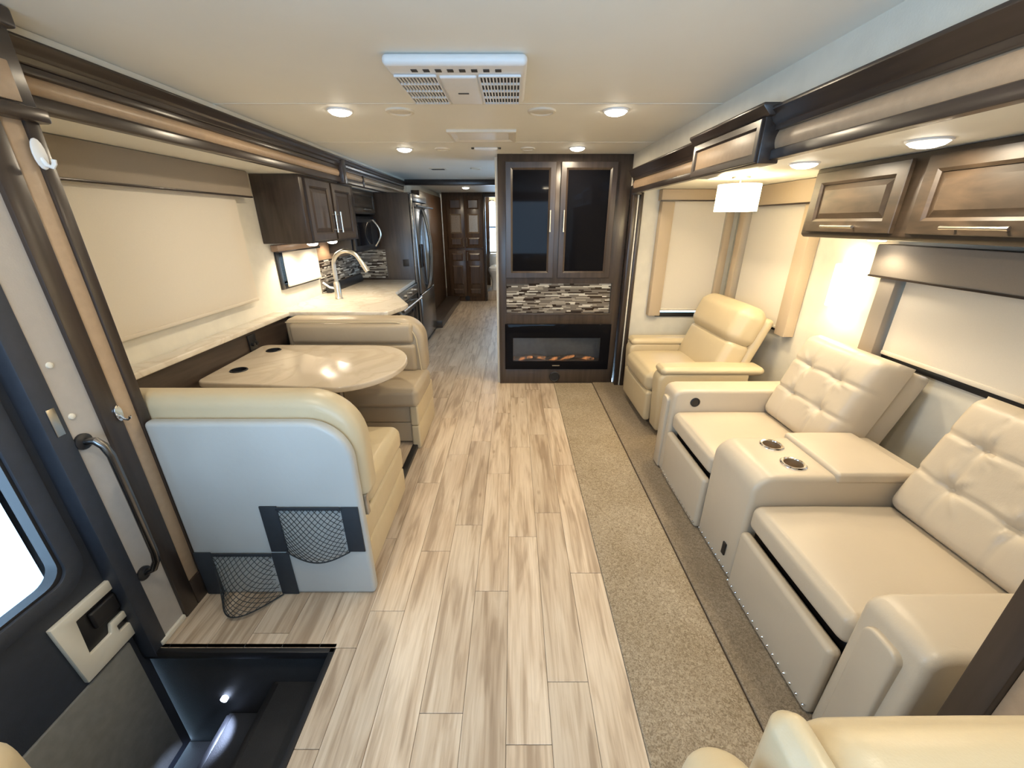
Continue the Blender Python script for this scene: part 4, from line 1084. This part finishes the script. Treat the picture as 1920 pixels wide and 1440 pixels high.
# =====================================================================  THEATRE SOFA
sf = thing('theater_sofa', 'cream leather two-seat theatre sofa with centre console', 'sofa', (1.5, 1.55, 0.012))
SZ = 0.013
box('base', (1.06, 1.80, 0.66, 2.43, SZ, 0.33), 'black', sf, bevel=0.01)  # shade put into the base colour: black, to darken the gap under the cushions
def tuft(y0, y1, name='backrest'):
    """button-tufted back cushion; u across (y), v up"""
    w, h, t = y1 - y0, 0.535, 0.17
    nu, nv = 56, 56
    btn = [(0.30, 0.36), (0.70, 0.36), (0.30, 0.68), (0.70, 0.68)]
    rr = random.Random(int(y0 * 100))
    wr = []
    for (bu, bv) in btn:
        for k in range(7):
            a = rr.uniform(0, 2 * PI); wr.append((bu, bv, a, rr.uniform(.07, .17)))
    def depth(u, v):
        eu = (1 - abs(2 * u - 1) ** 6); ev = (1 - abs(2 * v - 1) ** 6)
        d = t * 0.75 + 0.25 * t * (max(eu, 0) * max(ev, 0)) ** .5
        for bv in (0.36, 0.68):
            d -= 0.011 * math.exp(-((v - bv - 0.02 * math.sin(PI * (u - .3) / .4) ** 2 * 0.5) / .018) ** 2)
        for bu in (0.30, 0.70): d -= 0.004 * math.exp(-((u - bu) / .014) ** 2)
        for (bu, bv) in btn:
            q = ((u - bu) * w) ** 2 + ((v - bv) * h) ** 2
            d -= 0.020 * math.exp(-q / .0011)
        for (bu, bv, a, l) in wr:
            du, dv = (u - bu) * w / .55, (v - bv) * h / .55
            s = du * math.cos(a) + dv * math.sin(a); p = -du * math.sin(a) + dv * math.cos(a)
            if 0 < s < l * 1.3: d += 0.006 * math.exp(-(p / .014) ** 2) * math.sin(PI * min(s / (l * 1.3), 1))
        return d
    V, F = [], []
    def edge(k, n):  # denser toward borders
        return k / n
    for j in range(nv + 1):
        for i in range(nu + 1):
            u, v = edge(i, nu), edge(j, nv)
            rnd = 0.05
            du = max(rnd - u * w, rnd - (1 - u) * w, 0); dv = max(rnd - v * h, rnd - (1 - v) * h, 0)
            q = min((du * du + dv * dv) ** .5 / rnd, 1.0)
            dp = depth(u, v) - rnd * (1 - math.sqrt(max(0, 1 - q * q)))
            V.append((-dp, y0 + u * w, v * h))
    n1 = len(V)
    for j in range(nv):
        for i in range(nu):
            a = j * (nu + 1) + i; F.append((a, a + 1, a + nu + 2, a + nu + 1))
    border = [i for i in range(nu + 1)] + [j * (nu + 1) + nu for j in range(1, nv + 1)] + [nv * (nu + 1) + i for i in range(nu - 1, -1, -1)] + [j * (nu + 1) for j in range(nv - 1, 0, -1)]
    st = len(V)
    for b in border: V.append((0.0, V[b][1], V[b][2]))
    nb = len(border)
    for k in range(nb): F.append((border[k], border[(k + 1) % nb], st + (k + 1) % nb, st + k))
    F.append(tuple(range(st, st + nb)))
    T = Matrix.Translation((1.68, 0, 0.425)) @ Matrix.Rotation(math.radians(19), 4, 'Y')
    o = ob(name, xf((V, F), T), 'leather', sf, ang=70)
    for (bu, bv) in btn:
        p = T @ Vector((-depth(bu, bv) - .001, y0 + bu * w, bv * h))
        ob('button', M_lathe([(0, -0.006), (0.010, -0.004), (0.010, 0.0), (0, .002)], p, 10, 'x'), 'leather', o)
    # solid wedge behind the cushion
    ob('back_frame', rot_about(M_rbox(1.682, 1.80, y0 + .01, y1 - .01, 0.40, 0.945, r=0.02, n=3, inner=3), 'Y', math.radians(19), (1.68, 0, 0.425)), 'leather', o, ang=50)
    return o
for (ya, yb) in ((1.730, 2.265), (0.835, 1.372)):
    tuft(ya, yb)
    cush('seat_cushion', (1.008, 1.60, ya, yb, 0.347, 0.462), 'leather', sf, r=0.032, puff=(0.008, 0.0, 0.014))
    cush('front_panel', (0.985, 1.030, ya + .002, yb - .002, SZ, 0.322), 'leather', sf, r=0.018, puff=(0.004, 0, 0))
# arms
def sofa_arm(y0, y1):
    a = ob('arm', M_prism([(0.99, SZ), (1.72, SZ), (1.78, 0.60), (1.06, 0.598)] + arc(1.05, 0.545, 0.05, 90, 175, 6), 'y', y0, y1), 'leather', sf, bevel=0.024, seg=4, ang=60)
    ym, w = (y0 + y1) / 2, (y1 - y0)
    pts = [(y0 + .045, SZ + .01), (y1 - .045, SZ + .01)] + arc(y1 - .075, 0.50, 0.03, 0, 90, 5) + arc(y0 + .075, 0.50, 0.03, 90, 180, 5)
    ob('arm_front_panel', M_prism(pts, 'x', 0.979, 1.01), 'leather', a, bevel=0.008, seg=3, ang=50)
    return a
far_arm = sofa_arm(2.270, 2.445)
near_arm = sofa_arm(0.635, 0.830)
ob('power_button', M_lathe([(0, 0), (0.030, 0), (0.030, -0.004), (0.022, -0.007), (0.020, -0.004), (0, -0.004)], (1.135, 2.270, 0.520), 22, 'y'), 'black', far_arm)
# console
cn = ob('console', M_prism([(1.0, SZ), (1.74, SZ), (1.74, 0.588), (1.10, 0.588)] + arc(1.09, 0.498, 0.09, 90, 172, 8), 'y', 1.378, 1.724), 'leather', sf, bevel=0.022, seg=4, ang=60)
cush('console_lid', (1.33, 1.66, 1.372, 1.730, 0.560, 0.608), 'leather', cn, r=0.014, puff=(0, 0, 0.006))
cut(cn, [M_cyl((1.215, cy), 0.041, 0.50, 0.65) for cy in (1.635, 1.478)], 40)
for cy in (1.635, 1.478):
    cx = 1.215
    ob('cup_holder_rim', M_lathe([(0.038, 0.0), (0.040, 0.006), (0.046, 0.007), (0.052, 0.003), (0.053, -.002)], (cx, cy, 0.589), 28, 'z', True), 'chrome', cn)
    ob('cup_holder_well', M_lathe([(0.0405, 0.004), (0.0405, -0.083), (0.0, -0.083), (0.0, -0.080), (0.037, -0.080), (0.038, 0.004)], (cx, cy, 0.588), 28, 'z', True), 'bronze', cn)
box('usb_port', (0.992, 0.999, 1.45, 1.475, 0.10, 0.165), 'black', cn, bevel=0.001)
nails = []
def nailrow(y0, y1, x):
    n = int(abs(y1 - y0) / 0.034)
    for k in range(n + 1):
        y = y0 + (y1 - y0) * k / max(n, 1)
        nails.append(M_lathe([(0.0065, 0.003), (0.006, -0.0025), (0.003, -0.0055), (0.0, -0.0058)], (x, y, 0.045), 8, 'x'))
nailrow(0.85, 1.36, 0.982); nailrow(1.40, 1.70, 0.9985); nailrow(1.745, 2.255, 0.982)
o = ob('nailhead_trim', join(*nails), 'chrome', sf); o['kind'] = 'stuff'

# =====================================================================  OVERHEAD CABINET (right)
OX = 1.635
oc = thing('overhead_cabinet', 'long warm walnut overhead cabinet above the sofa window', 'cabinet', (1.8, 1.6, 1.478))
ob('body', M_prism([(OX, 1.500), (OX + .015, 1.485), (RB - .001, 1.485), (RB - .001, RZ - .001), (OX + .012, RZ - .001)], 'y', 0.60, 2.43), 'woodw', oc, bevel=0.006, seg=3)
for (ya, yb) in ((2.385, 1.840), (1.765, 1.20), (1.13, 0.62)):
    panel_door(oc, (OX - .001, ya, 1.515), (0, -1, 0), (0, 0, 1), (-1, 0, 0), ya - yb, 0.285, 'woodw', pull=((.17, .026), (ya - yb - .17, .026)), fw=0.062, slope=0.022)
ob('under_light', M_lathe([(0, 0), (0.036, 0), (0.036, -0.010), (0.030, -0.012), (0, -0.012)], (1.80, 2.10, 1.485), 18), 'lens', oc)
lamp('overhead_puck_bulb', 'SPOT', (1.80, 2.10, 1.46), 4.0, None, WARM, 0.03, (0, 0, 0), 150, 0.6)

# =====================================================================  LAMPS
pl = thing('pendant_lamp', 'glowing white drum pendant lamp hanging in the corner by the windows', 'lamp', (1.40, 2.80, 1.59))
pcx, pcy = 1.425, 2.80
ob('ceiling_plate', M_lathe([(0, 0), (0.055, 0), (0.052, -0.012), (0, -0.014)], (pcx, pcy, RZ), 20), 'nickel', pl)
ob('stem', M_tube([(pcx, pcy, RZ - .012), (pcx, pcy, 1.70)], 0.006, 8), 'nickel', pl)
V, F = M_lathe([(0.124, 0.0), (0.124, 0.155), (0.121, 0.155), (0.121, 0.0)], (pcx, pcy, 1.625), 40, 'z', True)
ob('shade', (V, F), 'shade_lit', pl)
ob('bulb', M_lathe([(0, 0), (0.02, 0.01), (0.03, .04), (0.018, .07), (0, .08)], (pcx, pcy, 1.64), 14), 'lens', pl)
lamp('pendant_bulb_up', 'SPOT', (pcx, pcy, 1.73), 5.0, None, GLOW, 0.03, (PI, 0, 0), 150, 0.5)
lamp('pendant_bulb_down', 'SPOT', (pcx, pcy, 1.62), 11.0, None, GLOW, 0.03, (0, 0, 0), 130, 0.5)
sc_ = thing('wall_sconce', 'bright white wall sconce between the two side windows', 'lamp', (1.95, 2.42, 1.08))
scy = 2.41
sh = [(scy - .10 + .2 * k / 10, 0) for k in range(11)]
prof = [(RB - .02 - 0.075 * math.sin(PI * k / 12), scy - .10 * math.cos(PI * k / 12)) for k in range(13)]
prof2 = [(RB - .02 - 0.071 * math.sin(PI * k / 12), scy - .096 * math.cos(PI * k / 12)) for k in range(12, -1, -1)]
ob('shade', M_prism(prof + prof2, 'z', 1.09, 1.33), 'shade_lit', sc_)
box('back_plate', (RB - .019, RB - .001, scy - .06, scy + .06, 1.13, 1.29), 'nickel', sc_, bevel=0.004)
lamp('sconce_bulb_up', 'SPOT', (RB - .045, scy, 1.30), 3.0, None, GLOW, 0.02, (PI, 0, 0), 150, 0.6)
lamp('sconce_bulb_down', 'SPOT', (RB - .045, scy, 1.12), 3.0, None, GLOW, 0.02, (0, 0, 0), 150, 0.6)

def puck(label, x, y, z, watts=PUCK, group='recessed ceiling lights'):
    t = thing('ceiling_light', label, 'light', (x, y, z), group)
    ob('trim_ring', M_lathe([(0.056, 0), (0.066, 0), (0.064, -0.006), (0.058, -0.008), (0.056, -0.006)], (x, y, z), 28, 'z', True), 'white', t)
    ob('lens', M_lathe([(0, -0.0015), (0.057, -0.0015), (0.055, -0.010), (0.045, -0.018), (0.025, -0.024), (0, -0.026)], (x, y, z), 24), 'lens', t)
    lamp('ceiling_bulb', 'AREA', (x, y, z - .028), watts, t, WARM, 0.10)
puck('round ceiling light over the dinette', -0.90, 2.46, ZC)
puck('round ceiling light near the right fascia block', 0.535, 2.46, ZC)
puck('round ceiling light nearest the kitchen', -0.857, 3.62, ZC)
puck('round ceiling light just in front of the fireplace cabinet', 0.50, 3.57, ZC)
puck('round ceiling light above the wardrobe in the hall', -0.79, 7.40, ZC, PUCK * 1.3)
puck('large slide-out ceiling light above the overhead cabinet door', 1.44, 1.60, RZ, PUCK * 0.8)
puck('slide-out ceiling light beside the pendant lamp', 1.40, 2.18, RZ, PUCK * 0.8)
# unseen lights added over the cockpit to brighten the near part of the room
puck('added unseen ceiling light over the left cockpit seat', -0.90, 0.55, ZC)
puck('added unseen ceiling light over the right cockpit seat', 0.535, 0.55, ZC)

# =====================================================================  CEILING FITTINGS
ac = thing('air_conditioner', 'white ceiling air conditioner cover with two louvred grilles', 'air conditioner', (-0.21, 2.0, 2.05))
AZ = 2.064
ob('cover', M_rbox(-0.455, 0.050, 1.690, 2.175, AZ, ZC - .0005, r=0.017, n=4), 'white', ac, ang=50)
ob('centre_panel', M_rbox(-0.275, -0.135, 1.80, 2.16, AZ - .008, AZ + .01, r=0.007), 'white', ac)
for (xa, xb) in ((-0.437, -0.285), (-0.125, 0.027)):
    box('grille_backing', (xa, xb, 1.79, 2.15, AZ - .0015, AZ + .004), 'greyduct', ac, bevel=0)
    bars = []
    nb = 12
    for k in range(nb + 1):
        x = xa + (xb - xa) * k / nb; bars.append(M_box(x - .0024, x + .0024, 1.79, 2.15, AZ - .008, AZ - .001))
    for k in range(5):
        y = 1.79 + 0.36 * k / 4; bars.append(M_box(xa, xb, y - .005, y + .005, AZ - .0085, AZ - .001))
    g = ob('grille', join(*bars), 'white', ac, smooth=False); g['kind'] = 'stuff'
for k in range(8):
    x = -0.365 + k * 0.043
    box('vent_slot', (x, x + .022, 1.735, 1.762, AZ - .0015, AZ + .003), 'greyduct', ac, bevel=0)
box('badge', (-0.227, -0.183, 1.985, 1.998, AZ - .0095, AZ - .0078), 'greyduct', ac, bevel=0)

def speaker(label, x, y, r):
    t = thing('ceiling_speaker', label, 'speaker', (x, y, ZC), 'round ceiling fittings')
    ob('rim', M_lathe([(r * .72, 0), (r, 0), (r * .97, -.008), (r * .80, -.011), (r * .72, -.006)], (x, y, ZC), 32, 'z', True), 'cream_plastic', t)
    ob('grille', M_lathe([(0, -.003), (r * .73, -.003), (r * .73, -.005), (r * .3, -.008), (0, -.008)], (x, y, ZC), 28), 'cream_plastic', t)
speaker('round ceiling fitting left of the air conditioner', -0.59, 2.47, 0.075)
speaker('round ceiling fitting right of the air conditioner', 0.15, 2.47, 0.075)
speaker('small round ceiling fitting near the kitchen', -0.557, 3.62, 0.06)
speaker('small round ceiling fitting near the fireplace cabinet', 0.117, 3.60, 0.06)
rv = thing('roof_vent', 'rectangular cream roof vent cover with recessed lens', 'vent', (-0.2, 3.09, ZC))
ob('frame', fmap(M_ring(0.44, 0.34, 0.05, 0, 0.016, 0.03, 0.012), (-0.42, 2.92, ZC), (1, 0, 0), (0, 1, 0), (0, 0, -1)), 'cream_plastic', rv, ang=20)
ob('lens_cover', M_rbox(-0.37, -0.03, 2.97, 3.21, ZC - .010, ZC - .002, r=0.004), 'white', rv)
sd = thing('smoke_detector', 'small white ceiling sensor bar beyond the roof vent', 'sensor', (-0.2, 3.58, ZC))
ob('housing', M_rbox(-0.30, -0.12, 3.55, 3.61, ZC - .018, ZC - .0005, r=0.008), 'white', sd)
for xx in (-0.315, -0.105):
    ob('end_cap', M_lathe([(0, 0), (0.012, 0), (0.010, -.010), (0, -.010)], (xx, 3.58, ZC), 12), 'greyduct', sd)
cv = thing('hall_vent', 'dim flat ceiling vent before the header beam', 'vent', (-0.75, 4.9, ZC))
ob('plate', M_rbox(-0.90, -0.72, 4.82, 4.95, ZC - .008, ZC - .0005, r=0.003), 'cream_plastic', cv)
ob('slots', join(*[M_box(-0.88, -0.74, 4.84 + k * .025, 4.85 + k * .025, ZC - .0095, ZC - .007) for k in range(4)]), 'greyduct', cv, smooth=False)
speaker('round ceiling fitting beside the header beam', -0.40, 4.85, 0.06)

# =====================================================================  COCKPIT SEATS
ds = thing('driver_seat', 'glossy cream leather driver seat in the near right corner', 'seat', (0.5, -0.05, 0.0))
ob('pedestal', M_lathe([(0, 0), (0.20, 0), (0.20, 0.03), (0.12, 0.05), (0.12, 0.36), (0, 0.36)], (0.55, -0.10, 0.009), 24), 'black', ds)
cush('seat_cushion', (0.30, 0.82, -0.40, 0.16, 0.36, 0.52), 'leather_w', ds, r=0.06)
cush('backrest', (0.338, 0.95, 0.06, 0.325, 0.48, 1.00), 'leather_w', ds, r=0.07, puff=(0.01, 0.012, 0.02), n=6)
cush('backrest_trim', (0.318, 0.368, 0.05, 0.318, 0.46, 0.998), 'leather_w', ds, r=0.024, puff=(0.004, 0.004, 0.012), n=4)
cush('armrest', (0.195, 0.316, -0.25, 0.300, 0.82, 0.965), 'leather_w', ds, r=0.06, puff=(0, 0.012, 0.01), n=5)
ps = thing('passenger_seat', 'corner of a tan passenger seat at the lower left edge', 'seat', (-1.05, 0.2, 0.0))
ob('pedestal', M_lathe([(0, 0), (0.16, 0), (0.10, 0.05), (0.10, 0.40), (0, 0.40)], (-0.98, 0.02, 0.0), 24), 'black', ps)
cush('seat_cushion', (-1.30, -0.78, -0.30, 0.20, 0.40, 0.55), 'leather_w', ps, r=0.06)
cush('backrest', (-1.30, -0.80, 0.14, 0.40, 0.50, 0.80), 'leather_w', ps, r=0.08)
